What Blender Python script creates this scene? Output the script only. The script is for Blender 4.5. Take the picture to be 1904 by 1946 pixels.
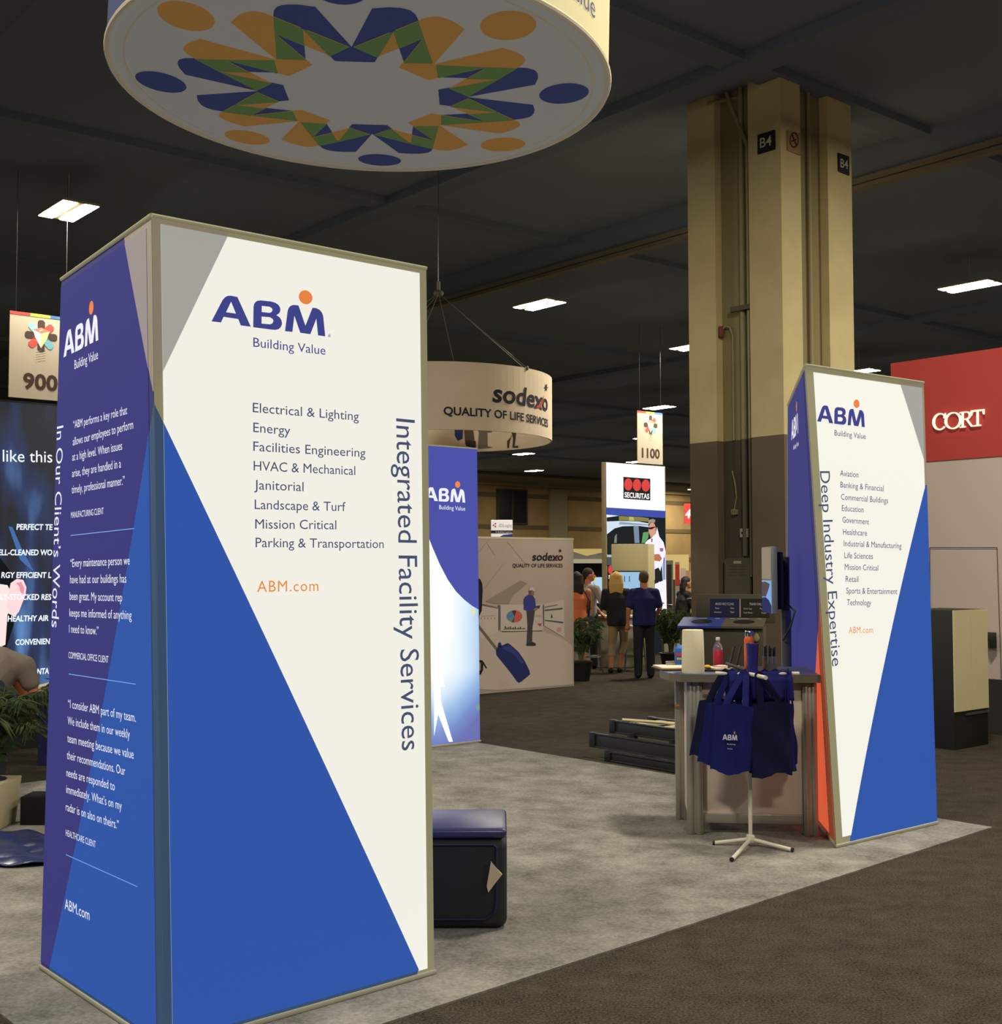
import bpy, bmesh, math, random
from mathutils import Vector, Matrix, geometry
from math import sin, cos, pi, radians
for o in list(bpy.data.objects): bpy.data.objects.remove(o)
SC = bpy.context.scene; COL = SC.collection
random.seed(7)
# ------------------------------------------------------------------ camera
IW, IH, FPX, PITCH, ROLL, EYE = 1904, 1946, 2350.0, 0.0443, -0.002, 1.75
_f = Vector((0, cos(PITCH), sin(PITCH))); _u0 = Vector((0, -sin(PITCH), cos(PITCH))); _r0 = Vector((1, 0, 0))
CR = cos(ROLL)*_r0 + sin(ROLL)*_u0; CU = -sin(ROLL)*_r0 + cos(ROLL)*_u0; CF = _f
CAMP = Vector((0, 0, EYE))
cd = bpy.data.cameras.new('camera'); cam = bpy.data.objects.new('camera', cd); COL.objects.link(cam)
cd.sensor_fit = 'HORIZONTAL'; cd.sensor_width = 36; cd.lens = 36*FPX/IW; cd.clip_end = 400; cd.clip_start = .05
m = Matrix.Identity(4)
for i in range(3): m[i][0] = CR[i]; m[i][1] = CU[i]; m[i][2] = -CF[i]; m[i][3] = CAMP[i]
cam.matrix_world = m; SC.camera = cam
# ------------------------------------------------------------------ light and exposure
LAMP = 300.0
w = bpy.data.worlds.new('world'); SC.world = w; w.use_nodes = True
w.node_tree.nodes['Background'].inputs[0].default_value = (.9, .9, 1, 1)
w.node_tree.nodes['Background'].inputs[1].default_value = .05
vs = SC.view_settings; vs.view_transform = 'Standard'; vs.look = 'None'; vs.exposure = 0; vs.gamma = 1; vs.use_curve_mapping = False
# ------------------------------------------------------------------ measuring helpers
def ray(x, y): return (CF*FPX + CR*(x-IW/2) - CU*(y-IH/2)).normalized()
def onz(x, y, z):
    d = ray(x, y); return CAMP + d*((z-EYE)/d.z)
def aty(x, y, Y):
    d = ray(x, y); return CAMP + d*(Y/d.y)
def proj(p):
    q = p-CAMP; z = q.dot(CF); return (IW/2+FPX*q.dot(CR)/z, IH/2-FPX*q.dot(CU)/z)
YAW = radians(39.7); E1 = Vector((cos(YAW), sin(YAW), 0)); E2 = Vector((-sin(YAW), cos(YAW), 0)); UP = Vector((0, 0, 1))
# ------------------------------------------------------------------ materials
def lin(c):
    f = lambda v: v/12.92 if v <= .04045 else ((v+.055)/1.055)**2.4
    return tuple(f(v/255) for v in c)
_M = {}
def mat(name, c, rough=.7, metal=0, emit=0, spec=.3, noise=0, scale=20, bump=0, alpha=1, trans=0, ecol=None):
    if name in _M: return _M[name]
    m = bpy.data.materials.new(name); m.use_nodes = True; nt = m.node_tree; b = nt.nodes['Principled BSDF']
    l = lin(c); b.inputs['Base Color'].default_value = (*l, 1); b.inputs['Roughness'].default_value = rough
    b.inputs['Metallic'].default_value = metal; b.inputs['Specular IOR Level'].default_value = spec
    if emit:
        b.inputs['Emission Color'].default_value = (*(lin(ecol) if ecol else l), 1); b.inputs['Emission Strength'].default_value = emit
        if not ecol: b.inputs['Base Color'].default_value = (*[v*.25 for v in l], 1)
    if trans: b.inputs['Transmission Weight'].default_value = trans
    if noise or bump:
        tc = nt.nodes.new('ShaderNodeTexCoord'); n = nt.nodes.new('ShaderNodeTexNoise'); n.inputs['Scale'].default_value = scale; n.inputs['Detail'].default_value = 5
        nt.links.new(tc.outputs['Object'], n.inputs['Vector'])
        if noise:
            r = nt.nodes.new('ShaderNodeValToRGB'); r.color_ramp.elements[0].position = .3; r.color_ramp.elements[1].position = .7
            r.color_ramp.elements[0].color = (*[v*(1-noise) for v in l], 1); r.color_ramp.elements[1].color = (*[min(1, v*(1+noise)) for v in l], 1)
            nt.links.new(n.outputs['Fac'], r.inputs['Fac']); nt.links.new(r.outputs['Color'], b.inputs['Base Color'])
        if bump:
            bp = nt.nodes.new('ShaderNodeBump'); bp.inputs['Strength'].default_value = bump; bp.inputs['Distance'].default_value = .01
            nt.links.new(n.outputs['Fac'], bp.inputs['Height']); nt.links.new(bp.outputs['Normal'], b.inputs['Normal'])
    _M[name] = m; return m
def lit(name, c, k=1.0): return mat(name, c, .8, emit=k, spec=.05)
def two_scale(name, stops, s1, s2, mix, bump=.4, dist=.01):
    """carpet: coarse blotches and fine speckle drive one ramp"""
    m = bpy.data.materials.new(name); m.use_nodes = True; nt = m.node_tree; b = nt.nodes['Principled BSDF']
    b.inputs['Roughness'].default_value = .95; b.inputs['Specular IOR Level'].default_value = .05
    tc = nt.nodes.new('ShaderNodeTexCoord')
    a = nt.nodes.new('ShaderNodeTexNoise'); a.inputs['Scale'].default_value = s1; a.inputs['Detail'].default_value = 6; a.inputs['Roughness'].default_value = .6
    c = nt.nodes.new('ShaderNodeTexNoise'); c.inputs['Scale'].default_value = s2; c.inputs['Detail'].default_value = 3
    for n in (a, c): nt.links.new(tc.outputs['Object'], n.inputs['Vector'])
    mx = nt.nodes.new('ShaderNodeMix'); mx.inputs['Factor'].default_value = mix
    nt.links.new(a.outputs['Fac'], mx.inputs[2]); nt.links.new(c.outputs['Fac'], mx.inputs[3])
    r = nt.nodes.new('ShaderNodeValToRGB'); r.color_ramp.elements[0].position = .33; r.color_ramp.elements[1].position = .67
    r.color_ramp.elements[0].color = (*lin(stops[0]), 1); r.color_ramp.elements[1].color = (*lin(stops[1]), 1)
    nt.links.new(mx.outputs[0], r.inputs['Fac']); nt.links.new(r.outputs['Color'], b.inputs['Base Color'])
    bp = nt.nodes.new('ShaderNodeBump'); bp.inputs['Strength'].default_value = bump; bp.inputs['Distance'].default_value = dist
    nt.links.new(c.outputs['Fac'], bp.inputs['Height']); nt.links.new(bp.outputs['Normal'], b.inputs['Normal'])
    _M[name] = m; return m
# ------------------------------------------------------------------ mesh builder
class MB:
    def __init__(s, M=None): s.v = []; s.f = []; s.m = []; s.uv = {}; s.M = M
    def add(s, vs, fs, mt, uvs=None):
        n = len(s.v); s.v += [(s.M @ Vector(p)) if s.M else Vector(p) for p in vs]
        for f in fs: s.f.append([n+i for i in f]); s.m.append(mt)
        if uvs:
            for i, q in enumerate(uvs): s.uv[n+i] = q
    def box(s, c, d, mt, R=None):
        c = Vector(c); vs = []
        for x in (-.5, .5):
            for y in (-.5, .5):
                for z in (-.5, .5):
                    q = Vector((x*d[0], y*d[1], z*d[2])); vs.append(c+(R @ q if R else q))
        s.add(vs, [(0, 1, 3, 2), (4, 6, 7, 5), (0, 4, 5, 1), (2, 3, 7, 6), (0, 2, 6, 4), (1, 5, 7, 3)], mt)
    def abox(s, o, a, b, c, mt):
        """box from a corner and three edge vectors"""
        o, a, b, c = Vector(o), Vector(a), Vector(b), Vector(c)
        vs = [o+a*i+b*j+c*k for i in (0, 1) for j in (0, 1) for k in (0, 1)]
        s.add(vs, [(0, 1, 3, 2), (4, 6, 7, 5), (0, 4, 5, 1), (2, 3, 7, 6), (0, 2, 6, 4), (1, 5, 7, 3)], mt)
    def prism(s, bot, top, mt, caps=True):
        n = len(bot); fs = [(i, (i+1) % n, n+(i+1) % n, n+i) for i in range(n)]
        if caps: fs += [tuple(range(n-1, -1, -1)), tuple(range(n, 2*n))]
        s.add(list(bot)+list(top), fs, mt)
    def tube(s, pts, r, mt, seg=8, caps=True):
        pts = [Vector(p) for p in pts]; n = len(pts); rs = r if isinstance(r, (list, tuple)) else [r]*n
        vs = []; ref = None
        for i, p in enumerate(pts):
            t = (pts[min(i+1, n-1)]-pts[max(i-1, 0)]).normalized()
            if ref is None: ref = t.orthogonal().normalized()
            ref = (ref-t*ref.dot(t)).normalized(); b = t.cross(ref)
            for k in range(seg): vs.append(p+(ref*cos(2*pi*k/seg)+b*sin(2*pi*k/seg))*rs[i])
        fs = [(i*seg+k, i*seg+(k+1) % seg, (i+1)*seg+(k+1) % seg, (i+1)*seg+k) for i in range(n-1) for k in range(seg)]
        if caps: fs += [tuple(range(seg-1, -1, -1)), tuple((n-1)*seg+k for k in range(seg))]
        s.add(vs, fs, mt)
    def lathe(s, prof, mt, c=(0, 0, 0), seg=24, sx=1, sy=1):
        c = Vector(c); n = len(prof)
        vs = [c+Vector((r*cos(2*pi*k/seg)*sx, r*sin(2*pi*k/seg)*sy, z)) for r, z in prof for k in range(seg)]
        fs = [(i*seg+k, i*seg+(k+1) % seg, (i+1)*seg+(k+1) % seg, (i+1)*seg+k) for i in range(n-1) for k in range(seg)]
        fs += [tuple(range(seg-1, -1, -1)), tuple((n-1)*seg+k for k in range(seg))]
        s.add(vs, fs, mt)
    def ell(s, c, r, mt, seg=16, ring=10, R=None):
        c = Vector(c); vs = []
        for i in range(1, ring):
            a = pi*i/ring
            for k in range(seg):
                q = Vector((r[0]*sin(a)*cos(2*pi*k/seg), r[1]*sin(a)*sin(2*pi*k/seg), -r[2]*cos(a))); vs.append(c+(R @ q if R else q))
        b = Vector((0, 0, -r[2])); t = Vector((0, 0, r[2])); vs += [c+(R @ b if R else b), c+(R @ t if R else t)]
        fs = [(i*seg+k, i*seg+(k+1) % seg, (i+1)*seg+(k+1) % seg, (i+1)*seg+k) for i in range(ring-2) for k in range(seg)]
        L = len(vs); fs += [(L-2, (k+1) % seg, k) for k in range(seg)] + [(L-1, (ring-2)*seg+k, (ring-2)*seg+(k+1) % seg) for k in range(seg)]
        s.add(vs, fs, mt)
    def limb(s, pts, rs, mt):
        for i in range(len(pts)):
            s.ell(pts[i], (rs[i],)*3, mt, 12, 8)
        s.tube(pts, list(rs), mt, 12)
    def loft(s, secs, mt, seg=20):
        """closed body through elliptical sections (centre, rx, ry)"""
        vs = [Vector(c)+Vector((rx*cos(2*pi*k/seg), ry*sin(2*pi*k/seg), 0)) for c, rx, ry in secs for k in range(seg)]
        n = len(secs); fs = [(i*seg+k, i*seg+(k+1) % seg, (i+1)*seg+(k+1) % seg, (i+1)*seg+k) for i in range(n-1) for k in range(seg)]
        fs += [tuple(range(seg-1, -1, -1)), tuple((n-1)*seg+k for k in range(seg))]
        s.add(vs, fs, mt)
    def build(s, name, parent=None, bev=0, smooth=40, bseg=2, inv=None):
        me = bpy.data.meshes.new(name); mats = []
        for x in s.m:
            if x not in mats: mats.append(x)
        vs = s.v
        if inv is None and parent is not None: inv = WM[parent.name].inverted()
        if inv is not None: vs = [inv @ v for v in vs]
        me.from_pydata(vs, [], s.f)
        for x in mats: me.materials.append(x)
        me.polygons.foreach_set('material_index', [mats.index(x) for x in s.m])
        if s.uv:
            ul = me.uv_layers.new(name='UVMap')
            for lp in me.loops: ul.data[lp.index].uv = s.uv.get(lp.vertex_index, (0, 0))
        if bev:
            bm = bmesh.new(); bm.from_mesh(me)
            bmesh.ops.recalc_face_normals(bm, faces=bm.faces)
            ed = [e for e in bm.edges if len(e.link_faces) == 2 and e.calc_face_angle(0) > radians(35)]
            bmesh.ops.bevel(bm, geom=ed, offset=bev, segments=bseg, affect='EDGES', profile=.5, clamp_overlap=True)
            bm.to_mesh(me); bm.free()
        if smooth:
            me.polygons.foreach_set('use_smooth', [True]*len(me.polygons)); me.set_sharp_from_angle(angle=radians(smooth))
        me.update(); o = bpy.data.objects.new(name, me); COL.objects.link(o)
        if parent is not None: o.parent = parent; WM[o.name] = WM[parent.name]
        else: WM[o.name] = Matrix.Identity(4)
        return o
WM = {}
def tag(o, label, cat, group=None):
    o['label'] = label; o['category'] = cat
    if group: o['group'] = group
    return o
def thing(name, label, cat, loc=(0, 0, 0), rz=0, group=None):
    o = bpy.data.objects.new(name, None); COL.objects.link(o); o.location = loc; o.rotation_euler = (0, 0, rz); o.empty_display_size = .1
    WM[o.name] = Matrix.Translation(Vector(loc)) @ Matrix.Rotation(rz, 4, 'Z')
    return tag(o, label, cat, group)
def solo(mb, name, label, cat, group=None, loc=None, **k):
    """a thing that is one mesh, with its origin at its base"""
    if loc is None:
        n = len(mb.v); loc = Vector((sum(v.x for v in mb.v)/n, sum(v.y for v in mb.v)/n, min(v.z for v in mb.v)))
    o = mb.build(name, inv=Matrix.Translation(-Vector(loc)), **k); o.location = loc; return tag(o, label, cat, group)
def struct(mb, name, **k):
    o = mb.build(name, **k); o['kind'] = 'structure'; return o
def T(o): return WM[o.name]
def dup(o, loc=None, rz=None, label=None, parent=None):
    c = o.copy(); COL.objects.link(c)
    if parent is not None: c.parent = parent
    if loc is not None: c.location = loc
    if rz is not None: c.rotation_euler = (0, 0, rz)
    if label: c['label'] = label
    for ch in list(o.children): dup(ch, parent=c)
    return c
# ------------------------------------------------------------------ surfaces that carry print
def newton(P, x, y, g=(.5, .5)):
    u, v = g
    for _ in range(25):
        a = proj(P(u, v)); b = proj(P(u+1e-4, v)); c = proj(P(u, v+1e-4))
        j = ((b[0]-a[0])*1e4, (c[0]-a[0])*1e4, (b[1]-a[1])*1e4, (c[1]-a[1])*1e4); ex, ey = x-a[0], y-a[1]
        D = j[0]*j[3]-j[1]*j[2]
        if abs(D) < 1e-9: break
        u += (ex*j[3]-j[1]*ey)/D; v += (j[0]*ey-ex*j[2])/D
    return (u, v)
class Face:
    def __init__(s, bl, br, tr, tl):
        s.c = [Vector(p) for p in (bl, br, tr, tl)]
        n = (s.c[1]-s.c[0]).cross(s.c[3]-s.c[0]).normalized()
        if n.dot(CAMP-s.c[0]) < 0: n = -n
        s.n = n
    def P(s, u, v, off=0):
        a, b, c, d = s.c; return a*(1-u)*(1-v)+b*u*(1-v)+c*u*v+d*(1-u)*v+s.n*off
    def uv(s, x, y): return newton(s.P, x, y)
    def size(s): return ((s.c[1]-s.c[0]).length, (s.c[3]-s.c[0]).length)
class Cyl:
    """cylinder wall, u = angle in radians, v = height above the lower rim"""
    def __init__(s, frame, r): s.F = frame; s.r = r; s.g = (-pi/2, .3)
    def P(s, u, v, off=0):
        return s.F @ Vector(((s.r+off)*cos(u), (s.r+off)*sin(u), v))
    def uv(s, x, y): return newton(s.P, x, y, s.g)
_TC = {}
def text_geo(t, bold=0, shear=0, space=1.0):
    k = (t, bold, shear, space)
    if k in _TC: return _TC[k]
    c = bpy.data.curves.new('lettering', 'FONT'); c.body = t; c.size = 1; c.offset = bold; c.shear = shear; c.resolution_u = 3; c.fill_mode = 'FRONT'; c.space_character = space
    o = bpy.data.objects.new('lettering', c); COL.objects.link(o)
    me = bpy.data.meshes.new_from_object(o.evaluated_get(bpy.context.evaluated_depsgraph_get()))
    g = ([tuple(v.co[:2]) for v in me.vertices], [tuple(p.vertices) for p in me.polygons])
    bpy.data.objects.remove(o); bpy.data.curves.remove(c); bpy.data.meshes.remove(me)
    _TC[k] = g; return g
CAP = max(p[1] for p in text_geo('H')[0])
def clip(poly, l, b, r, t):
    for ax, lim, sg in ((0, l, 1), (0, r, -1), (1, b, 1), (1, t, -1)):
        out = []
        for i in range(len(poly)):
            p, q = poly[i-1], poly[i]; dp = (p[ax]-lim)*sg; dq = (q[ax]-lim)*sg
            if (dp < 0) != (dq < 0):
                k = dp/(dp-dq); out.append((p[0]+(q[0]-p[0])*k, p[1]+(q[1]-p[1])*k))
            if dq >= 0: out.append(q)
        poly = out
        if not poly: break
    return poly
class Print:
    def __init__(s, face, mb): s.f = face; s.mb = mb
    def uvp(s, loops, mt, off, sub=0):
        """filled polygon in surface coordinates; the first loop is the outline, others are holes"""
        if len(loops) == 1 and isinstance(s.f, Face) and sub != -1:
            L = loops[0]; us = [p[0] for p in L]; vs_ = [p[1] for p in L]; N = 16
            if max(us)-min(us) > .12 or max(vs_)-min(vs_) > .12:
                for i in range(int(min(us)*N-.001), int(max(us)*N)+1):
                    for j in range(int(min(vs_)*N-.001), int(max(vs_)*N)+1):
                        c = clip(L, i/N, j/N, (i+1)/N, (j+1)/N)
                        if len(c) > 2: s.uvp([c], mt, off, -1)
                return
        flat = [p for L in loops for p in L]
        tri = geometry.tessellate_polygon([[Vector((p[0], p[1], 0)) for p in L] for L in loops])
        s.mb.add([s.f.P(p[0], p[1], off) for p in flat], [tuple(t) for t in tri], mt, flat)
    def px(s, pts, mt, off=.002): s.uvp([[s.f.uv(*p) for p in pts]], mt, off)
    def grid(s, u0, u1, v0, v1, nu, nv, mt, off=0):
        vs = []; q = []
        for j in range(nv+1):
            for i in range(nu+1):
                u = u0+(u1-u0)*i/nu; v = v0+(v1-v0)*j/nv; vs.append(s.f.P(u, v, off)); q.append((u, v))
        s.mb.add(vs, [(j*(nu+1)+i, j*(nu+1)+i+1, (j+1)*(nu+1)+i+1, (j+1)*(nu+1)+i) for j in range(nv) for i in range(nu)], mt, q)
    def map(s, p0, p1, p2):
        a, b, c = s.f.uv(*p0), s.f.uv(*p1), s.f.uv(*p2)
        return lambda x, y: (a[0]+(b[0]-a[0])*x+(c[0]-a[0])*y, a[1]+(b[1]-a[1])*x+(c[1]-a[1])*y)
    def text(s, t, p0, p1, cap, mt, bold=0, off=.003, shear=0, A=None, space=1.0):
        """cap: pixels of cap height straight up, or the pixel of the cap line over p0"""
        V, F = text_geo(t, bold, shear, space)
        x0 = min(v[0] for v in V); x1 = max(v[0] for v in V)
        if A is None:
            p2 = cap if isinstance(cap, tuple) else (p0[0], p0[1]-cap)
            A = s.map(p0, p1, p2)
        q = [A((v[0]-x0)/(x1-x0), v[1]/CAP) for v in V]
        s.mb.add([s.f.P(u, v, off) for u, v in q], F, mt, q)
    def line(s, a, b, wpx, mt, off=.003):
        s.px([(a[0], a[1]), (b[0], b[1]), (b[0], b[1]+wpx), (a[0], a[1]+wpx)], mt, off)
    def logo(s, p0, p1, p2, body, dot, off=.003):
        A = s.map(p0, p1, p2)
        for L in LOGO: s.uvp([[A(*q) for q in lp] for lp in L], body, off)
        s.uvp([[A(*q) for q in LDOT]], dot, off)
def circ(cx, cy, rx, ry=None, n=28): return [(cx+rx*cos(2*pi*i/n), cy+(ry or rx)*sin(2*pi*i/n)) for i in range(n)]
# ================================================================== THE SETTING
CEIL = 8.7
carpet_dark = two_scale('aisle carpet', ((30, 28, 24), (83, 76, 64)), 6, 95, .72, .6)
carpet_grey = two_scale('booth carpet', ((92, 90, 84), (152, 148, 138)), 3.2, 60, .38, .4)
m_ceil = mat('ceiling paint', (130, 141, 156), .95, spec=.02)
m_beam = mat('ceiling steel', (122, 132, 147), .9, spec=.05)
def hall(s, t, z=0): return E1*s + E2*t + Vector((0, 0, z))
b = MB(); b.abox(hall(-22, -22, -.1), E1*112, E2*122, UP*.1, carpet_dark); struct(b, 'floor', smooth=0)
b = MB(); b.abox(hall(-22, -22, CEIL), E1*112, E2*122, UP*.2, m_ceil); struct(b, 'ceiling', smooth=0)
m_block = mat('painted block wall', (176, 146, 96), .9, noise=.15, scale=.6)
m_band = mat('wall band', (118, 100, 70), .9); m_pil = mat('wall pilaster', (164, 150, 112), .9)
W0 = aty(1000, 910, 93); W0.z = 0
b = MB(); b.abox(W0-E1*60, E1*130, E2*.4, UP*CEIL, m_block)
for z in (2.2, 4.55, 6.9): b.abox(W0-E1*60-E2*.06+UP*z, E1*130, E2*.06, UP*.32, m_band)
for k in range(-6, 9): b.abox(W0+E1*(k*9.5+2.2)-E2*.35, E1*1.7, E2*.35, UP*7.7, m_pil)
b.abox(W0-E1*60-E2*.5+UP*7.75, E1*130, E2*.5, UP*.75, m_pil)
struct(b, 'wall_back', smooth=0)
m_glass = mat('dark window glass', (34, 32, 30), .15, spec=.6); m_mull = mat('window frame', (70, 60, 44), .6)
g0 = W0+E1*(-2.95)
b = MB(); b.abox(g0-E2*.12+UP*4.9, E1*2.9, E2*.1, UP*2.6, m_glass); wn = struct(b, 'window_1', smooth=0)
b = MB()
for k in range(3): b.abox(g0+E1*(k*1.4)-E2*.2+UP*4.9, E1*.12, E2*.1, UP*2.6, m_mull)
for z in (4.9, 7.4): b.abox(g0-E2*.2+UP*z, E1*2.92, E2*.1, UP*.12, m_mull)
b.build('window_frame', wn, smooth=0)
# ceiling girders and the pale track beam that crosses the photo
k = 1
for t in (3, 10.5, 19, 28, 38, 48, 58):
    b = MB(); b.abox(hall(-20, t, CEIL-.12), E1*108, E2*.45, UP*.12, m_beam); struct(b, 'trim_%d' % k, smooth=0); k += 1
for s in (4.5, 13, 30.5, 40, 49):
    b = MB(); b.abox(hall(s, -20, CEIL-.16), E1*.5, E2*110, UP*.16, m_beam); struct(b, 'trim_%d' % k, smooth=0); k += 1
p0 = onz(820, 588, 8.0); p1 = onz(1904, 287, 8.0); dr = (p1-p0).normalized(); sd = Vector((-dr.y, dr.x, 0))
m_track = mat('pale track beam', (128, 120, 106), .7)
b = MB(); b.abox(p0-dr*20-sd*.1, dr*70, sd*.2, UP*.07, m_track); b.abox(p0-dr*20-sd*.04+UP*.07, dr*70, sd*.08, UP*.02, m_beam); b.abox(p0-dr*20-sd*.1+UP*.09, dr*70, sd*.2, UP*.1, m_track); b.abox(p0-dr*20-sd*.02+UP*.19, dr*70, sd*.04, UP*.51, m_beam)
struct(b, 'trim_%d' % k, smooth=0)
# ================================================================== CEILING LIGHTS
m_lamp = mat('lamp diffuser', (255, 246, 228), emit=LAMP); m_house = mat('lamp housing', (200, 190, 160), .5)
lamp0 = thing('ceiling_light', 'twin panel ceiling light', 'light', (0, 0, 8.0), YAW)
b = MB(); b.box((0, 0, .031), (.66, 1.24, .05), m_house); b.box((0, 0, .37), (.02, .02, .64), m_beam); lh = b.build('housing', lamp0, bev=.01, inv=Matrix())
for q in (-.19, .19):
    b = MB(); b.add([(q-.12, -.6, .0), (q-.12, .6, .0), (q+.12, .6, .0), (q+.12, -.6, .0)], [(0, 1, 2, 3)], m_lamp); b.build('diffuser', lamp0, smooth=0, inv=Matrix())
first = [True]
def place_lamp(p, label, group=None):
    o = lamp0 if first[0] else dup(lamp0)
    o.location = (p.x, p.y, 8.0); o.rotation_euler = (0, 0, YAW); o['label'] = label
    if group: o['group'] = group
    elif 'group' in o: del o['group']
    first[0] = False
for x, y, l in ((130, 402, 'brightest twin panel ceiling light, above the left lit tower'), (1025, 580, 'twin panel ceiling light left of the column, above the hanging ring sign'),
                (1843, 545, 'twin panel ceiling light above the red booth wall'), (1316, 660, 'ceiling light half hidden by the left edge of the column'),
                (1253, 775, 'ceiling light just above the 1100 aisle sign'), (1228, 833, 'ceiling light half hidden behind the 1100 aisle sign'),
                (1210, 878, 'ceiling light low behind the red and white kiosk top'), (995, 863, 'ceiling light just under the hanging ring sign'),
                (1015, 895, 'lowest ceiling light right of the blue back tower'), (1322, 930, 'tiny ceiling light beside the column above the red flag'),
                (1632, 707, 'small ceiling light just over the top edge of the right lit tower')):
    place_lamp(onz(x, y, 8.0), l)
for s, t in ((8, 4.5), (17, 4.5), (26, 4.5), (-1, 4.5), (8, -5), (17, -5), (26, -5), (-1, -5), (17, 14), (35, 14), (35, 4.5), (-1, 23), (8, 32.5), (17, 32.5), (-1, 14), (35, 42), (53, 70), (44, 61), (35, 51.5), (53, 42), (62, 51.5), (71, 51.5), (62, 42), (80, 60)):
    place_lamp(hall(s, t), 'twin panel ceiling light of the same hall grid, out of the picture or hidden', 'ceiling lights not in view')
# ================================================================== BOOTH CARPET
Apt, Bpt, Cpt = onz(687, 1945, 0), onz(1885, 1573, 0), onz(1290, 1472, 0)
A = Vector((-1.225, 4.075, 0)); Bc = Vector((3.273, 8.34, 0)); C = Bc+(Vector((1.493, 10.38, 0))-Bc).normalized()*6.2; D = A+C-Bc
b = MB(); b.prism([A, Bc, C, D], [p+UP*.009 for p in (A, Bc, C, D)], carpet_grey)
solo(b, 'booth_carpet', 'light grey mottled carpet square under the blue and white lit towers', 'carpet', smooth=0)
CZ = .0095
# ================================================================== LIT TOWERS
P_white = lit('backlit white print', (240, 238, 229), .92); P_blue = lit('backlit blue print', (48, 84, 163), .95); P_navy = lit('backlit navy print', (61, 60, 124), .86)
P_grey = lit('backlit grey print', (158, 158, 152), .95); P_lilac = lit('backlit lilac print', (148, 138, 136), .95); P_or = lit('backlit orange print', (212, 92, 58), .95)
P_dot = lit('backlit orange dot', (226, 128, 66), .95); P_ink = lit('backlit navy lettering', (62, 66, 134), .95); P_ink2 = lit('backlit slate lettering', (70, 78, 108), .95)
P_oran = lit('backlit orange lettering', (224, 140, 66), .95); P_wtx = lit('backlit white lettering', (226, 228, 238), .95); P_rule = lit('backlit pale blue rule', (120, 160, 225), .95)
P_reg = lit('backlit grey mark', (170, 172, 190), .95)
F_white = mat('dim glow white print', (126, 123, 98), .8, emit=.5, ecol=(150, 146, 112)); F_blue = mat('dim glow blue print', (56, 82, 112), .8, emit=.5, ecol=(52, 76, 108)); F_navy = mat('dim glow navy print', (50, 50, 104), .8, emit=.5, ecol=(48, 48, 100))  # rim copies of the prints: dimmed colours with a weak glow added
F_grey = mat('dim glow grey print', (150, 140, 122), .8, emit=.5, ecol=(128, 118, 102)); F_lil = mat('dim glow lilac print', (148, 138, 124), .8, emit=.5, ecol=(128, 116, 104)); F_or = mat('dim glow orange print', (150, 70, 36), .8, emit=.5, ecol=(140, 64, 32))
m_base = mat('tower base plate', (172, 168, 150), .5); m_frame = mat('tower frame', (190, 184, 162), .5, metal=.2)
TOP = 3.06
def corner(bx, by, tx, ty, ztop=TOP):
    return onz(bx, by, .03), onz(tx, ty, ztop)
def panel(face, mb, polys, inset):
    pr = Print(face, mb); l, bo, r, t = inset
    for pts, lm, fm in polys:
        q = [face.uv(*p) if len(p) == 2 else p[:2] for p in pts]
        pr.uvp([q], fm, 0)
        c = clip(q, l, bo, 1-r, 1-t)
        if c: pr.uvp([c], lm, .002)
    return pr
def tower(name, label, bots, tops, cat='display tower'):
    c = sum(bots, Vector())/len(bots); t = thing(name, label, cat, (c.x, c.y, CZ))
    mid = [(p-c)*1.0 for p in bots]
    b = MB(); ex = [Vector((p.x, p.y, CZ))+Vector((q.x, q.y, 0)).normalized()*.014 for p, q in zip(bots, mid)]
    b.prism(ex, [Vector((p.x, p.y, .03)) for p in ex], m_base); b.build('base_plate', t, bev=.004)
    tc = sum(tops, Vector())/len(tops)
    ib = [p+(c-p).normalized()*.03 for p in bots]; it = [p+(tc-p).normalized()*.03-UP*.012 for p in tops]
    b = MB()
    for i in range(len(ib)):
        b.tube([ib[i], it[i]], .012, m_frame)
        for L in (ib, it): b.tube([L[i], L[(i+1) % len(L)]], .012, m_frame)
    b.build('frame', t)
    b = MB()
    for i in range(len(tops)):
        b.tube([tops[i], tops[(i+1) % len(tops)]], .009, F_white)
    b.build('top_seam', t)
    b = MB(); b.add([p-UP*.01 for p in tops], [tuple(range(len(tops)))], F_white); b.build('top_cover', t, smooth=0)
    return t
# --- left front tower
fb, ft = corner(311, 1988, 288, 409); rb, rt = corner(825, 1842, 810, 510); lb, lt = corner(78, 1833, 117, 531)
t1 = tower('display_tower', 'large lit blue and white tower in the left foreground listing facility services', [fb, rb, lb], [ft, rt, lt])
F1 = Face(fb, rb, rt, ft); L1 = Face(lb, fb, ft, lt); H1 = Face(lb, rb, rt, lt)
H1.n = -H1.n if H1.n.dot(fb-lb) > 0 else H1.n
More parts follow.
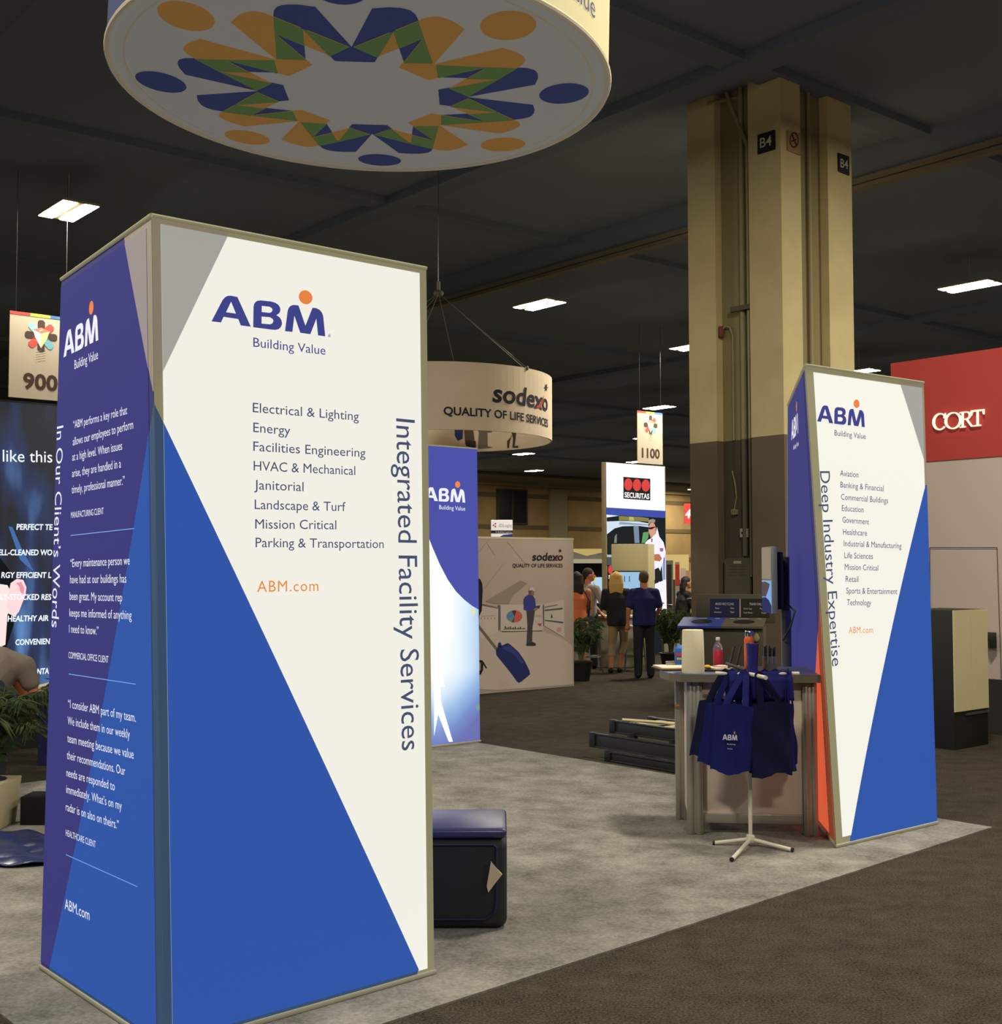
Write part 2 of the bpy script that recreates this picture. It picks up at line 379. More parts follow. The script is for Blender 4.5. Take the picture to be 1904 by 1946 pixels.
# the logo letters, measured on this face
def _c(p): return (390+p[0]/7.323, 530+p[1]/7.323)
_A = [[(80, 593), (205, 335), (230, 285), (262, 245), (300, 225), (345, 222), (435, 240), (627, 668), (488, 650), (450, 558), (247, 527), (212, 608)], [(348, 308), (280, 460), (418, 480)]]
_B = [[(660, 675), (660, 380), (668, 340), (690, 308), (720, 292), (760, 288), (900, 302), (960, 320), (1005, 350), (1030, 390), (1035, 430), (1020, 470), (980, 500), (1025, 530), (1052, 575), (1060, 625), (1045, 670), (1015, 700), (970, 712), (930, 710)],
      [(775, 367), (880, 378), (915, 398), (925, 425), (912, 455), (885, 467), (775, 455)], [(775, 520), (890, 530), (930, 555), (940, 585), (925, 620), (895, 632), (775, 622)]]
_Mm = [[(1102, 730), (1135, 440), (1148, 395), (1175, 365), (1215, 350), (1285, 358), (1385, 650), (1480, 390), (1530, 395), (1580, 420), (1612, 460), (1630, 510), (1662, 802), (1562, 788), (1535, 548), (1455, 772), (1315, 752), (1230, 508), (1205, 740)]]
a_, b_, c_ = F1.uv(*_c((80, 593))), F1.uv(*_c((1662, 802))), F1.uv(*_c((345, 222)))
du, dv = b_[0]-a_[0], b_[1]-a_[1]
_k = (c_[1]-(a_[1]+dv*(c_[0]-a_[0])/du))
def _canon(p):
    q = F1.uv(*_c(p)); x = (q[0]-a_[0])/du; return (x, (q[1]-a_[1]-dv*x)/_k)
LOGO = [[[_canon(p) for p in lp] for lp in L] for L in (_A, _B, _Mm)]
LDOT = [_canon((1382+95*cos(2*pi*i/32), 240+100*sin(2*pi*i/32)+13*cos(2*pi*i/32))) for i in range(32)]
LUP = lambda p0, h: (p0[0], p0[1]-h)
b = MB()
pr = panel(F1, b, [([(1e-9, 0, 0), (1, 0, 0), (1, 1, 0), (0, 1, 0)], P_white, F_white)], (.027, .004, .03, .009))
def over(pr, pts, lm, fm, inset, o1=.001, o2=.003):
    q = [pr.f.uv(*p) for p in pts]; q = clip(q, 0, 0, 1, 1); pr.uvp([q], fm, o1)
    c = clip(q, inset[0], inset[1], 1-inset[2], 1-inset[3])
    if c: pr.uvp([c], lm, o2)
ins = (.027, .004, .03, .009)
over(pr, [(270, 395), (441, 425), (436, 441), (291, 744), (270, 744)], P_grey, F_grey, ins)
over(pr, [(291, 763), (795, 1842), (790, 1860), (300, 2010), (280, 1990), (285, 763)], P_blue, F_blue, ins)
pr.logo((400.9, 611), _c((1662, 802)), LUP((400.9, 611), 54.2), P_ink, P_dot, .004)
# exact up vector of the logo: the cap of the A
pr.text('Building Value', (480.4, 659), (617.4, 674.5), 17.3, P_ink, 0, .004)
pr.uvp([[F1.uv(*p) for p in circ(624.7, 638.2, 2.6, 3)]], P_reg, .004)
for t_, a, e in (('Electrical & Lighting', (479.4, 783.4), (680.8, 799.6)), ('Energy', (480.4, 821), (550.6, 827)), ('Facilities Engineering', (480.4, 857), (693.4, 869)), ('HVAC & Mechanical', (481, 894), (674, 903)),
                 ('Janitorial', (482, 930), (575.8, 933.7)), ('Landscape & Turf', (483, 967.5), (655.6, 971.5)), ('Mission Critical', (484, 1004.6), (638, 1006)), ('Parking & Transportation', (484.7, 1039.9), (728, 1041.7))):
    pr.text(t_, a, e, 18, P_ink2, 0, .004)
pr.text('ABM.com', (487.6, 1125), (604, 1123), 21, P_oran, 0, .004, space=1.12)
pr.text('Integrated Facility Services', (751.7, 795), (762.8, 1427), (787, 798.5), P_ink2, 0, .004)
b.build('front_panel', t1, smooth=0)
b = MB(); ins = (.0, .004, .045, .012)
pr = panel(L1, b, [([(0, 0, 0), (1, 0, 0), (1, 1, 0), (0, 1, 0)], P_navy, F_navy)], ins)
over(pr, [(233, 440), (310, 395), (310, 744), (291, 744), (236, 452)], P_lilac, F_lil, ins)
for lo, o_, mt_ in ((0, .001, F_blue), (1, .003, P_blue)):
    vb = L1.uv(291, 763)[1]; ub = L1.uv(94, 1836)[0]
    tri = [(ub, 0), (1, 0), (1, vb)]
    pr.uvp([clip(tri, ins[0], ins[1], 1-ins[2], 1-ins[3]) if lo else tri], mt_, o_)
pr.logo((122.4, 679.6), (188.5, 646.6), (122.8, 632.5), P_wtx, P_dot, .004)
pr.text('Building Value', (143.3, 702), (188, 682), 17, P_wtx, 0, .004)
for t_, a, e, cp in (('“ABM performs a key role that', (141, 814.6), (243.5, 787), 14.5), ('allows our employees to perform', (140, 847), (255, 814.6), 15), ('at a high level. When issues', (139, 876), (234, 854.7), 15),
                 ('arise, they are handled in a', (138.7, 907), (231.8, 888.6), 15), ('timely, professional manner.”', (138, 938), (239, 921), 15), ('MANUFACTURING CLIENT', (136.6, 984.8), (198.8, 977), 11.5),
                 ('“Every maintenance person we', (135.4, 1077.7), (248.5, 1073), 15), ('have had at our buildings has', (134.7, 1108.6), (242, 1107.3), 15), ('been great. My account rep', (134, 1140), (234, 1143), 15),
                 ('keeps me informed of anything', (133.6, 1171.5), (252, 1177), 15), ('I need to know.”', (133, 1202), (189, 1206.5), 15), ('COMMERCIAL OFFICE CLIENT', (132, 1250.7), (208, 1259.7), 12),
                 ('“I consider ABM part of my team.', (131, 1344.5), (260, 1372), 15.5), ('We include them in our weekly', (130.3, 1376.6), (248.8, 1403.6), 15.5), ('team meeting because we value', (129.8, 1410), (256, 1442), 15.5),
                 ('their recommendations. Our', (129, 1442), (240, 1473.5), 15.5), ('needs are responded to', (128, 1475), (220, 1502.4), 15.5), ('immediately. What’s on my', (127.6, 1506.6), (233.4, 1539.4), 15.5),
                 ('radar is on also on theirs.”', (126.8, 1540), (227.8, 1576), 15.5), ('HEALTHCARE CLIENT', (126.8, 1588), (183.7, 1611), 12), ('ABM.com', (124.8, 1726.8), (172, 1748.7), 19.6)):
    pr.text(t_, a, e, cp, P_wtx, 0, .004)
for a, e in (((136, 1017), (257, 1003.6)), ((132, 1280), (259.6, 1299.4)), ((126.8, 1623), (263, 1684))): pr.line(a, e, 1.6, P_rule, .004)
pr.text('In Our Client’s Words', (110, 811.5), (99.8, 1191.6), (122, 808.5), P_wtx, 0, .004)
b.build('side_panel', t1, smooth=0)
b = MB(); panel(H1, b, [([(0, 0, 0), (1, 0, 0), (1, 1, 0), (0, 1, 0)], P_blue, F_blue)], (.03, .01, .03, .01)); b.build('back_panel', t1, smooth=0)
# --- right tower
fb, ft = corner(1589, 1605, 1530, 693); rb, rt = corner(1780, 1560, 1755, 727); lb, lt = corner(1494, 1490, 1497, 770)
t2 = tower('display_tower', 'lit white, blue and orange tower on the right listing industries served', [fb, rb, lb], [ft, rt, lt])
F2 = Face(fb, rb, rt, ft); L2 = Face(lb, fb, ft, lt); R2 = Face(rb, lb, lt, rt)
if R2.n.dot(fb-rb) > 0: R2.n = -R2.n
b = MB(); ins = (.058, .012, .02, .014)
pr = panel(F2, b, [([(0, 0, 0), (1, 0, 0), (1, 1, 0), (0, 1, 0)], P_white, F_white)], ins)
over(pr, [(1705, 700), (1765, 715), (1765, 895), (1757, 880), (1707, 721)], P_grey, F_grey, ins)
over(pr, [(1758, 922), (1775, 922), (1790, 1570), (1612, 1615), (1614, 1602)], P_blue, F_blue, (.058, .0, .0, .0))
pr.logo((1551.7, 801), (1642.3, 812), (1551.7, 768.5), P_ink, P_dot, .004)
pr.text('Building Value', (1584.8, 827.7), (1644, 834.5), 10.5, P_ink2, 0, .004)
for t_, a, e in (('Aviation', (1595.3, 904.5), (1630, 907.7)), ('Banking & Financial', (1596, 926.4), (1678, 933.7)), ('Commercial Buildings', (1597.3, 949.5), (1686.5, 956.6)), ('Education', (1598.7, 971), (1640, 974)),
                 ('Government', (1599.9, 993), (1650.4, 997)), ('Healthcare', (1601, 1016), (1646.4, 1018.3)), ('Industrial & Manufacturing', (1602.4, 1038), (1712, 1042.5)), ('Life Sciences', (1603.5, 1060.7), (1657.8, 1062.4)),
                 ('Mission Critical', (1604.4, 1082.9), (1667.7, 1084.5)), ('Retail', (1606, 1105.7), (1630, 1106)), ('Sports & Entertainment', (1607.2, 1127.9), (1703.9, 1129)), ('Technology', (1608.6, 1150), (1654.3, 1150.6))):
    pr.text(t_, a, e, 11, P_ink2, 0, .004)
pr.text('ABM.com', (1611.6, 1203.5), (1657.8, 1202.7), 12, P_oran, 0, .004, space=1.1)
pr.text('Deep Industry Expertise', (1557, 895.5), (1580.3, 1267), (1575.6, 895.5), P_ink2, 0, .004)
b.build('front_panel', t2, smooth=0)
b = MB(); ins = (.02, .008, .10, .01)
pr = panel(L2, b, [([(0, 0, 0), (1, 0, 0), (1, 1, 0), (0, 1, 0)], P_navy, F_navy)], ins)
va_ = L2.uv(1554, 1126)[1]; um, vm = L2.uv(1537, 1443); tri = [(1, va_), (1+(um-1)*va_/(va_-vm), 0), (1, 0)]
pr.uvp([tri], F_or, .001); pr.uvp([clip(tri, .02, .008, .90, .99)], P_or, .0035)
pr.logo((1504.7, 837), (1517.6, 823.5), (1505, 800), P_wtx, P_dot, .004)
pr.text('Building Value', (1508.5, 855), (1518.7, 846), 8, P_wtx, 0, .004)
b.build('side_panel', t2, smooth=0)
b = MB(); panel(R2, b, [([(0, 0, 0), (1, 0, 0), (1, 1, 0), (0, 1, 0)], P_blue, F_blue)], (.03, .01, .03, .01)); b.build('back_panel', t2, smooth=0)
# --- tower at the back corner
rb, rt = corner(912, 1406, 906, 853); fb = rb-E1*1.15; ft = rt-E1*1.15; bb = rb+E2*1.1-E1*.1; bt = rt+E2*1.1-E1*.1
t3 = tower('display_tower', 'lit blue tower with a pale sky picture at the back of the booth', [fb, rb, bb], [ft, rt, bt])
F3 = Face(fb, rb, rt, ft); R3 = Face(rb, bb, bt, rt); B3 = Face(bb, fb, ft, bt)
for q in (R3, B3):
    if q.n.dot((fb if q is R3 else rb)-q.c[0]) > 0: q.n = -q.n
def sky_print():
    """printed picture of a bright sky: pale at the left, deeper blue towards the right and the bottom"""
    m = bpy.data.materials.new('backlit sky print'); m.use_nodes = True; nt = m.node_tree; b = nt.nodes['Principled BSDF']
    uv = nt.nodes.new('ShaderNodeUVMap'); sx = nt.nodes.new('ShaderNodeSeparateXYZ'); nt.links.new(uv.outputs[0], sx.inputs[0])
    n = nt.nodes.new('ShaderNodeTexNoise'); n.inputs['Scale'].default_value = 4; nt.links.new(uv.outputs[0], n.inputs['Vector'])
    def mth(op, a, bb):
        q = nt.nodes.new('ShaderNodeMath'); q.operation = op
        for i, x in enumerate((a, bb)):
            if isinstance(x, (int, float)): q.inputs[i].default_value = x
            else: nt.links.new(x, q.inputs[i])
        return q.outputs[0]
    du = mth('POWER', mth('MAXIMUM', mth('SUBTRACT', sx.outputs[0], .45), 0), 2.0); du = mth('MULTIPLY', du, 1.5)
    dv = mth('MULTIPLY', mth('POWER', mth('MAXIMUM', mth('SUBTRACT', .23, sx.outputs[1]), 0), 1.2), 5.2)
    d = mth('ADD', mth('ADD', du, dv), mth('MULTIPLY', mth('SUBTRACT', n.outputs['Fac'], .5), .16))
    r = nt.nodes.new('ShaderNodeValToRGB'); e = r.color_ramp.elements
    e[0].position = 0; e[0].color = (*lin((247, 250, 252)), 1); e[1].position = 1; e[1].color = (*lin((62, 80, 165)), 1)
    for p, c in ((.25, (205, 226, 245)), (.5, (130, 175, 225)), (.75, (82, 120, 195))): x = e.new(p); x.color = (*lin(c), 1)
    nt.links.new(d, r.inputs['Fac']); nt.links.new(r.outputs['Color'], b.inputs['Emission Color']); b.inputs['Emission Strength'].default_value = .95
    b.inputs['Base Color'].default_value = (.1, .1, .12, 1); return m
P_sky = sky_print(); P_b3 = lit('backlit royal blue print', (70, 76, 158), .96)
b = MB(); pr = panel(F3, b, [([(0, 0, 0), (1, 0, 0), (1, 1, 0), (0, 1, 0)], P_sky, F_blue)], (.0, .0, .0, .0))
cur = [(700, 700), (700, 760), (790, 960), (822, 1042), (835, 1072), (850, 1101), (866, 1124), (882, 1140), (896, 1151), (915, 1162), (930, 1160), (930, 840)]
q = clip([F3.uv(*p) for p in cur], 0, 0, 1, 1); pr.uvp([q], P_b3, .004)
pr.logo((805.4, 951), (883.4, 955.7), (805.4, 925.5), P_wtx, P_dot, .006)
pr.text('Building Value', (834, 968), (883.4, 971), 8, P_wtx, 0, .006)
pr.uvp([[F3.uv(*p) for p in circ(898, 1162, 5, 7)]], lit('backlit pale yellow dot', (206, 222, 190), .9), .006)
pr.uvp([[F3.uv(*p) for p in circ(907, 1344, 4, 7)]], lit('backlit olive dot', (120, 150, 150), .9), .006)
P_mist = lit('backlit white mist print', (240, 246, 252), .95)
pr.px([(824, 1265), (836, 1270), (843, 1300), (846, 1306), (836, 1304), (838, 1335), (860, 1410), (852, 1410), (832, 1358), (824, 1400)], P_mist, .006)
b.build('front_panel', t3, smooth=0)
for q, n in ((R3, 'side_panel'), (B3, 'back_panel')):
    b = MB(); panel(q, b, [([(0, 0, 0), (1, 0, 0), (1, 1, 0), (0, 1, 0)], P_b3, F_blue)], (.02, .005, .02, .005)); b.build(n, t3, smooth=0)
# ================================================================== HANGING ROUND SIGN OVER THE BOOTH
RD = 1.4368; RO = 1.71; HC = Vector((-.9591, 8.5113, 5.1)); PH = 1.585; ta, tb = -.0252, -.0305; SAG = .0915
HC.z = 5.1 + ta*HC.x + tb*(HC.y-8.8)
nx = Vector((1, 0, ta)).normalized(); nz = Vector((-ta, -tb, 1)).normalized(); ny = nz.cross(nx)
MF = Matrix(((nx.x, ny.x, nz.x, HC.x), (nx.y, ny.y, nz.y, HC.y), (nx.z, ny.z, nz.z, HC.z), (0, 0, 0, 1)))
hang = thing('round_hanging_sign', 'big round white hanging sign with an orange, navy and green star pattern underneath', 'hanging sign', (HC.x, HC.y, HC.z))
class Disc:
    def P(s, u, v, off=0): return MF @ Vector((u, v, -off-SAG*(1-min(1, (u*u+v*v)/RO**2))))
dk = Disc()
S_white = mat('inside-lit disc fabric', (150, 142, 138), .9, emit=.12, ecol=(246, 244, 234), spec=.05)
def dm(n, c, e=.6): return mat(n, c, .9, emit=e, ecol=c, spec=.05)
S_navy = dm('disc navy', (50, 56, 92), .45); S_or = dm('disc orange', (146, 107, 56), .45); S_gr = dm('disc green', (76, 96, 56), .5)
S_side = lit('inside-lit cream side', (234, 220, 166), .72); S_sideb = mat('side blue print', (70, 72, 110), .85, emit=.35, ecol=(70, 72, 110)); S_rim = mat('disc rim', (190, 178, 150), .8, emit=.09, ecol=(255, 240, 210))
b = MB(); pr = Print(dk, b); b_r = [(RO*cos(2*pi*i/128), RO*sin(2*pi*i/128)) for i in range(128)]

for i in range(20):
    r0, r1 = RO*i/20, RO*(i+1)/20
    b.add([dk.P(r*cos(2*pi*k/96), r*sin(2*pi*k/96)) for r in (r0, r1) for k in range(96)], [(k, (k+1) % 96, 96+(k+1) % 96, 96+k) for k in range(96)], S_white)
# one figure of the ring: a leg and a slanting arm on either side of its axis, as convex pieces
_arc = [(.3085, .749), (.300, .790), (.280, .822), (.2595, .834)]
leg = [(.196, .652), (.224, .374), (.357, .370)]+_arc
dia2 = [[(0, .511), (0, .371), (.0905, .371)], [(0, .511), (.0905, .371), (.196, .652), (.2595, .834), (.235, .842), (.19, .845), (.119, .834)]]
def rotp(p, k, mir):
    x, y = (-p[0] if mir else p[0]), p[1]; a = PH-pi/2+k*pi/4
    return (RD*(x*cos(a)-y*sin(a)), RD*(x*sin(a)+y*cos(a)))
def pieces(k):
    out = []
    for mir in (0, 1):
        for pc in [leg]+dia2:
            q = [rotp(p, k, mir) for p in pc]
            ar = sum(q[i-1][0]*q[i][1]-q[i][0]*q[i-1][1] for i in range(len(q)))
            out.append(q if ar > 0 else q[::-1])
    return out
def cvx(a, b):
    out = a
    for i in range(len(b)):
        p, q = b[i-1], b[i]; f = lambda z: (q[0]-p[0])*(z[1]-p[1])-(q[1]-p[1])*(z[0]-p[0]); res = []
        for j in range(len(out)):
            s, e = out[j-1], out[j]; fs, fe = f(s), f(e)
            if (fs < 0) != (fe < 0): kk = fs/(fs-fe); res.append((s[0]+(e[0]-s[0])*kk, s[1]+(e[1]-s[1])*kk))
            if fe >= 0: res.append(e)
        out = res
        if not out: return []
    return out
pcs = [pieces(k) for k in range(8)]
for k in range(8):
    for q in pcs[k]: pr.uvp([q], S_navy if k % 2 == 0 else S_or, .004+.002*(k % 2))
for k in range(0, 8, 2):
    for j in ((k+1) % 8, (k-1) % 8):
        for q in pcs[k]:
            for r in pcs[j]:
                c = cvx(q, r)
                if len(c) > 2: pr.uvp([c], S_gr, .009)
for k in range(8):
    a = PH+k*pi/4; pr.uvp([circ(RD*cos(a)*.98, RD*sin(a)*.98, .174)], S_navy if k % 2 == 0 else S_or, .006)
pr.uvp([circ(0, 0, 1.612, n=96), circ(0, 0, 1.596, n=96)], S_rim, .004)
b.build('underside_print', hang, smooth=0)
cy = Cyl(MF, RO)
b = MB(); pr = Print(cy, b); pr.grid(0, 2*pi, 0, 1.35, 128, 2, S_side)
pr.grid(radians(150), radians(232), .0, 1.35, 40, 2, S_sideb, .004); pr.grid(radians(150), radians(232), 1.0, 1.35, 40, 1, S_navy, .006)
cy.g = (-.35, .1)
u2 = cy.uv(1129, 37); u1 = cy.uv(1090, 0)
bl = .062; capv = .14; V, _ = text_geo('Building Value'); Wt = max(v[0] for v in V)-min(v[0] for v in V)
wu = Wt/CAP*capv*1.0/RO
pr.text('Building Value', None, None, None, mat('dark side lettering', (52, 48, 84), .8, emit=.4, ecol=(70, 64, 96)), 0, .006, A=lambda x, y: (u2[0]-wu*(1-x), u2[1]+capv*y))
b.build('side_wall', hang)
b = MB(); b.tube([MF @ Vector((RO*cos(2*pi*i/96), RO*sin(2*pi*i/96), -.0)) for i in range(97)], .022, S_rim, 8); b.build('rim', hang)
m_wire = mat('thin steel wire', (120, 118, 110), .4, metal=.6)
for i in range(4):
    a = pi/4+i*pi/2; b = MB(); b.tube([MF @ Vector((RO*cos(a), RO*sin(a), 1.35)), Vector((HC.x, HC.y, CEIL-.05))], .006, m_wire, 5); b.build('hanging_cable', hang)
# ================================================================== CONCRETE COLUMN
KX = aty(1490, 825, 17); K0 = Vector((KX.x, 17, 0)); ZD = KX.z
m_tan = mat('tan column paint', (214, 198, 146), .85, noise=.06, scale=2); m_brown = mat('brown column paint', (112, 98, 80), .85, noise=.06, scale=2)
m_core = mat('shade-darkened tan paint', (150, 138, 96), .9); m_coreb = mat('shade-darkened brown paint', (80, 72, 58), .9)  # pier colours darkened to paint in the shade between the piers
col = thing('column', 'tall tan and brown concrete column of four piers carrying two section signs', 'column', tuple(K0))
def kp(a, c, z=0): return K0+E1*a+E2*c+UP*z
for a0, a1, c0, c1 in ((0, .45, 0, .57), (0, .48, 1.195, 1.72), (1.09, 1.68, 0, .57), (1.09, 1.68, 1.195, 1.72)):
    b = MB(); b.abox(kp(a0, c0), E1*(a1-a0), E2*(c1-c0), UP*ZD, m_brown); b.abox(kp(a0, c0, ZD), E1*(a1-a0), E2*(c1-c0), UP*(CEIL-ZD), m_tan); b.build('pier', col, smooth=0)
b = MB(); b.abox(kp(.14, .14), E1*1.45, E2*1.5, UP*ZD, m_coreb); b.abox(kp(.14, .14, ZD), E1*1.45, E2*1.5, UP*(CEIL-ZD), m_core); b.build('core', col, smooth=0)
m_pipe = mat('painted conduit', (158, 146, 108), .6); m_pipeb = mat('dark conduit', (92, 84, 68), .6)
b = MB(); b.tube([kp(.09, .775, ZD), kp(.09, .775, CEIL)], .035, m_pipe, 10); b.tube([kp(.09, .775, 1.9), kp(.09, .775, ZD)], .035, m_pipeb, 10); b.build('conduit', col)
b = MB(); b.tube([kp(.08, .65, ZD), kp(.08, .65, CEIL-.9), kp(.05, .9, CEIL-.3), kp(.05, 1.0, CEIL-.02)], .03, m_pipe, 10); b.tube([kp(.08, .65, 1.6), kp(.08, .65, ZD)], .03, m_pipeb, 10); b.build('conduit', col)
b = MB(); b.tube([kp(.12, .985, ZD), kp(.12, .985, 5.1), kp(.10, 1.02, 5.22), kp(.08, 1.08, 5.25), kp(.07, 1.14, 5.2)], .014, m_pipe, 8); b.build('conduit', col)
b = MB(); b.box(kp(.07, 1.16, 5.17), (.08, .08, .16), mat('red valve', (120, 50, 34), .5)); b.build('valve', col, bev=.01)
b = MB(); b.abox(kp(.06, .58, 5.42), E2*.36, -E1*.05, UP*.07, m_pipeb); b.build('bracket', col)
b = MB(); b.tube([kp(.78, .10, 0), kp(.78, .10, CEIL)], .03, m_pipe, 10); b.build('conduit', col)
b = MB(); b.tube([kp(.45, .03, CEIL-.12), kp(-.02, 1.3, CEIL-.12)], .03, m_pipe, 8); b.build('cross_pipe', col)
m_black = mat('black sign', (34, 34, 32), .5); m_wt = mat('white paint lettering', (214, 206, 180), .6)
NL = Face(kp(0, .57, 0), kp(0, 0, 0), kp(0, 0, CEIL), kp(0, .57, CEIL)); NR = Face(kp(0, 0, 0), kp(.45, 0, 0), kp(.45, 0, CEIL), kp(0, 0, CEIL)); RR = Face(kp(1.09, 0, 0), kp(1.68, 0, 0), kp(1.68, 0, CEIL), kp(1.09, 0, CEIL))
def plaque(face, q, mt, parent, name, fn, th=.02):
    b = MB(); uv = [face.uv(*p) for p in q]; f0 = [face.P(u, v, .002) for u, v in uv]; f1 = [face.P(u, v, th) for u, v in uv]
    b.prism(f0, f1, mt); fn(Print(face, b), th+.003); return b.build(name, parent, smooth=0)
plaque(NL, [(1441, 257), (1473.5, 247), (1474, 284), (1441, 294)], m_black, col, 'section_sign', lambda pr, o: pr.text('B4', (1446, 282), (1468, 276), 18, m_wt, .01, o))
plaque(RR, [(1591, 291), (1611.5, 298), (1612, 334), (1592, 326)], m_black, col, 'section_sign', lambda pr, o: pr.text('B4', (1594.5, 318), (1609, 322), 16, m_wt, .01, o))
m_peach = mat('peach sign', (176, 140, 96), .6); m_mar = mat('maroon print', (70, 34, 30), .6)
def nosm(pr, o):
    c = [pr.f.uv(*p) for p in circ(1506.5, 267, 8.6, 15)]; c2 = [pr.f.uv(*p) for p in circ(1506.5, 267, 6.8, 12)]
    pr.uvp([c, c2], m_mar, o); pr.px([(1500.5, 256), (1502.5, 254), (1512.5, 277), (1510.5, 279)], m_mar, o); pr.px([(1501, 268), (1511, 264), (1511, 267), (1501, 271)], m_mar, o)
plaque(NR, [(1494.5, 248), (1519, 254), (1519, 296), (1495, 286)], m_peach, col, 'no_smoking_sign', nosm)
CL = Face(kp(.14, 1.43, 0), kp(.14, .28, 0), kp(.14, .28, CEIL), kp(.14, 1.43, CEIL))
m_plate = mat('outlet plate', (170, 160, 138), .5)
plaque(CL, [(1411, 1004.5), (1424, 1004.5), (1424, 1021), (1411, 1021)], m_plate, col, 'outlet_plate', lambda pr, o: [pr.px(circ(x, 1013, 1.5, 2.4, 10), m_black, o) for x in (1415, 1420)], .06)
plaque(CL, [(1394, 968), (1403, 968), (1403, 978), (1394, 978)], m_core, col, 'junction_box', lambda pr, o: [pr.px([(x, 970), (x+1.5, 970), (x+1.5, 976), (x, 976)], m_coreb, o) for x in (1396, 1400)], .05)
def epan(pr, o):
    pr.px([(1402, 1066), (1416.5, 1066), (1416.5, 1071), (1402, 1071)], m_plate, o)
    for x in (1394, 1412):
        for k in range(4): pr.px([(x, 1075+k*5.5), (x+14, 1075+k*5.5), (x+14, 1077+k*5.5), (x, 1077+k*5.5)], m_coreb, o)
plaque(CL, [(1384, 1062), (1432, 1060), (1433, 1136), (1384, 1138)], mat('grey steel panel', (84, 78, 66), .6), col, 'electrical_panel', epan, .09)
b = MB(); b.tube([CL.P(*CL.uv(1393, 895), .02), CL.P(*CL.uv(1401, 920), .05), CL.P(*CL.uv(1402, 945), .03), CL.P(*CL.uv(1398, 968), .03)], .008, m_pipe, 6); b.build('cable', col)
b = MB(); b.tube([CL.P(*CL.uv(1422, 1022), .03), CL.P(*CL.uv(1418, 1044), .06), CL.P(*CL.uv(1415, 1062), .04)], .007, m_pipe, 6); b.build('cable', col)
# ================================================================== RECYCLING STATION
RZ = radians(-15.8)
rec = thing('recycling_station', 'brown waste and recycling cabinet in front of the column, with two lid openings', 'recycling bin', (2.19, 15.2, 0), RZ)
R = T(rec); m_rb = mat('brown cabinet', (78, 70, 54), .6); m_rbl = mat('blue lid laminate', (52, 66, 140), .5); m_rbk = mat('hole shade black', (16, 16, 16), .8)
b = MB(R); b.box((.5, .3, .5), (1.0, .58, 1.0), m_rb); b.build('cabinet', rec, bev=.01)
for x0, x1, mt in ((-.03, .5, m_rbl), (.5, 1.0, mat('brown lid laminate', (92, 84, 66), .6))):
    b = MB(R); b.abox((x0, -.03, 1.0), (x1-x0, 0, 0), (0, .62, .085), (0, 0, .025), mt); cx = (x0+x1)/2
    b.prism([Vector((cx+.13*cos(a), .27+.13*sin(a), 1.0265+.137*(.3+.13*sin(a)))) for a in [2*pi*i/24 for i in range(24)]], [Vector((cx+.13*cos(a), .27+.13*sin(a), 1.0285+.137*(.3+.13*sin(a)))) for a in [2*pi*i/24 for i in range(24)]], m_rbk)  # flat black disc painted as the shade inside the opening
    for dx, w_ in ((-.16, .06), (-.03, .14), (.17, .06)): b.abox((cx+dx-w_/2, .47, 1.027+.137*.5), (w_, 0, 0), (0, .03, .004), (0, 0, .002), m_plate)
    b.build('lid', rec, smooth=0)
b = MB(R); b.box((.62, .6, 1.22), (.98, .05, .36), m_rb); b.build('sign_board', rec, bev=.008)
SB = Face(R @ Vector((.13, .575, 1.04)), R @ Vector((1.11, .575, 1.04)), R @ Vector((1.11, .575, 1.4)), R @ Vector((.13, .575, 1.4)))
m_sn = mat('navy sign', (34, 36, 70), .5); m_sb = mat('dark brown sign', (44, 38, 30), .5); m_stx = mat('sign lettering', (190, 184, 178), .6)
for q, mt, L in (([(1349.5, 1138), (1405, 1138), (1405, 1173), (1349.5, 1173)], m_sn, [('MIXED RECYCLING', 1360, 1394.5, 1149.6, 4.2), ('Plastic', 1359, 1367, 1157, 3), ('Glass', 1388, 1395, 1157, 3), ('Aluminum', 1357, 1371, 1164.4, 3), ('Paper', 1388, 1396, 1164.4, 3)]),
                 ([(1408, 1138), (1462, 1138), (1462, 1173), (1408, 1173)], m_sb, [('TRASH ONLY', 1424, 1450, 1150, 4.2), ('Drink Cups', 1413.5, 1429, 1158, 3), ('Foam', 1444, 1453, 1158, 3), ('Food Waste', 1413.5, 1430, 1165.6, 3), ('Foam', 1447, 1456, 1166, 3)])):
    plaque(SB, q, mt, rec, 'sign_label', lambda pr, o: [pr.text(t, (x0, y), (x1, y+.2), c, m_stx, .01, o) for t, x0, x1, y, c in L], .006)
plaque(SB, [(1405.6, 1138), (1407.2, 1138), (1407.2, 1173), (1405.6, 1173)], m_stx, rec, 'divider', lambda pr, o: None, .01)
b = MB(R); b.lathe([(.0, 0), (.03, .02), (.034, .05), (.02, .09), (0, .11)], m_core, (.92, -.01, .84), 12, 1, .3); b.build('lock_plate', rec)
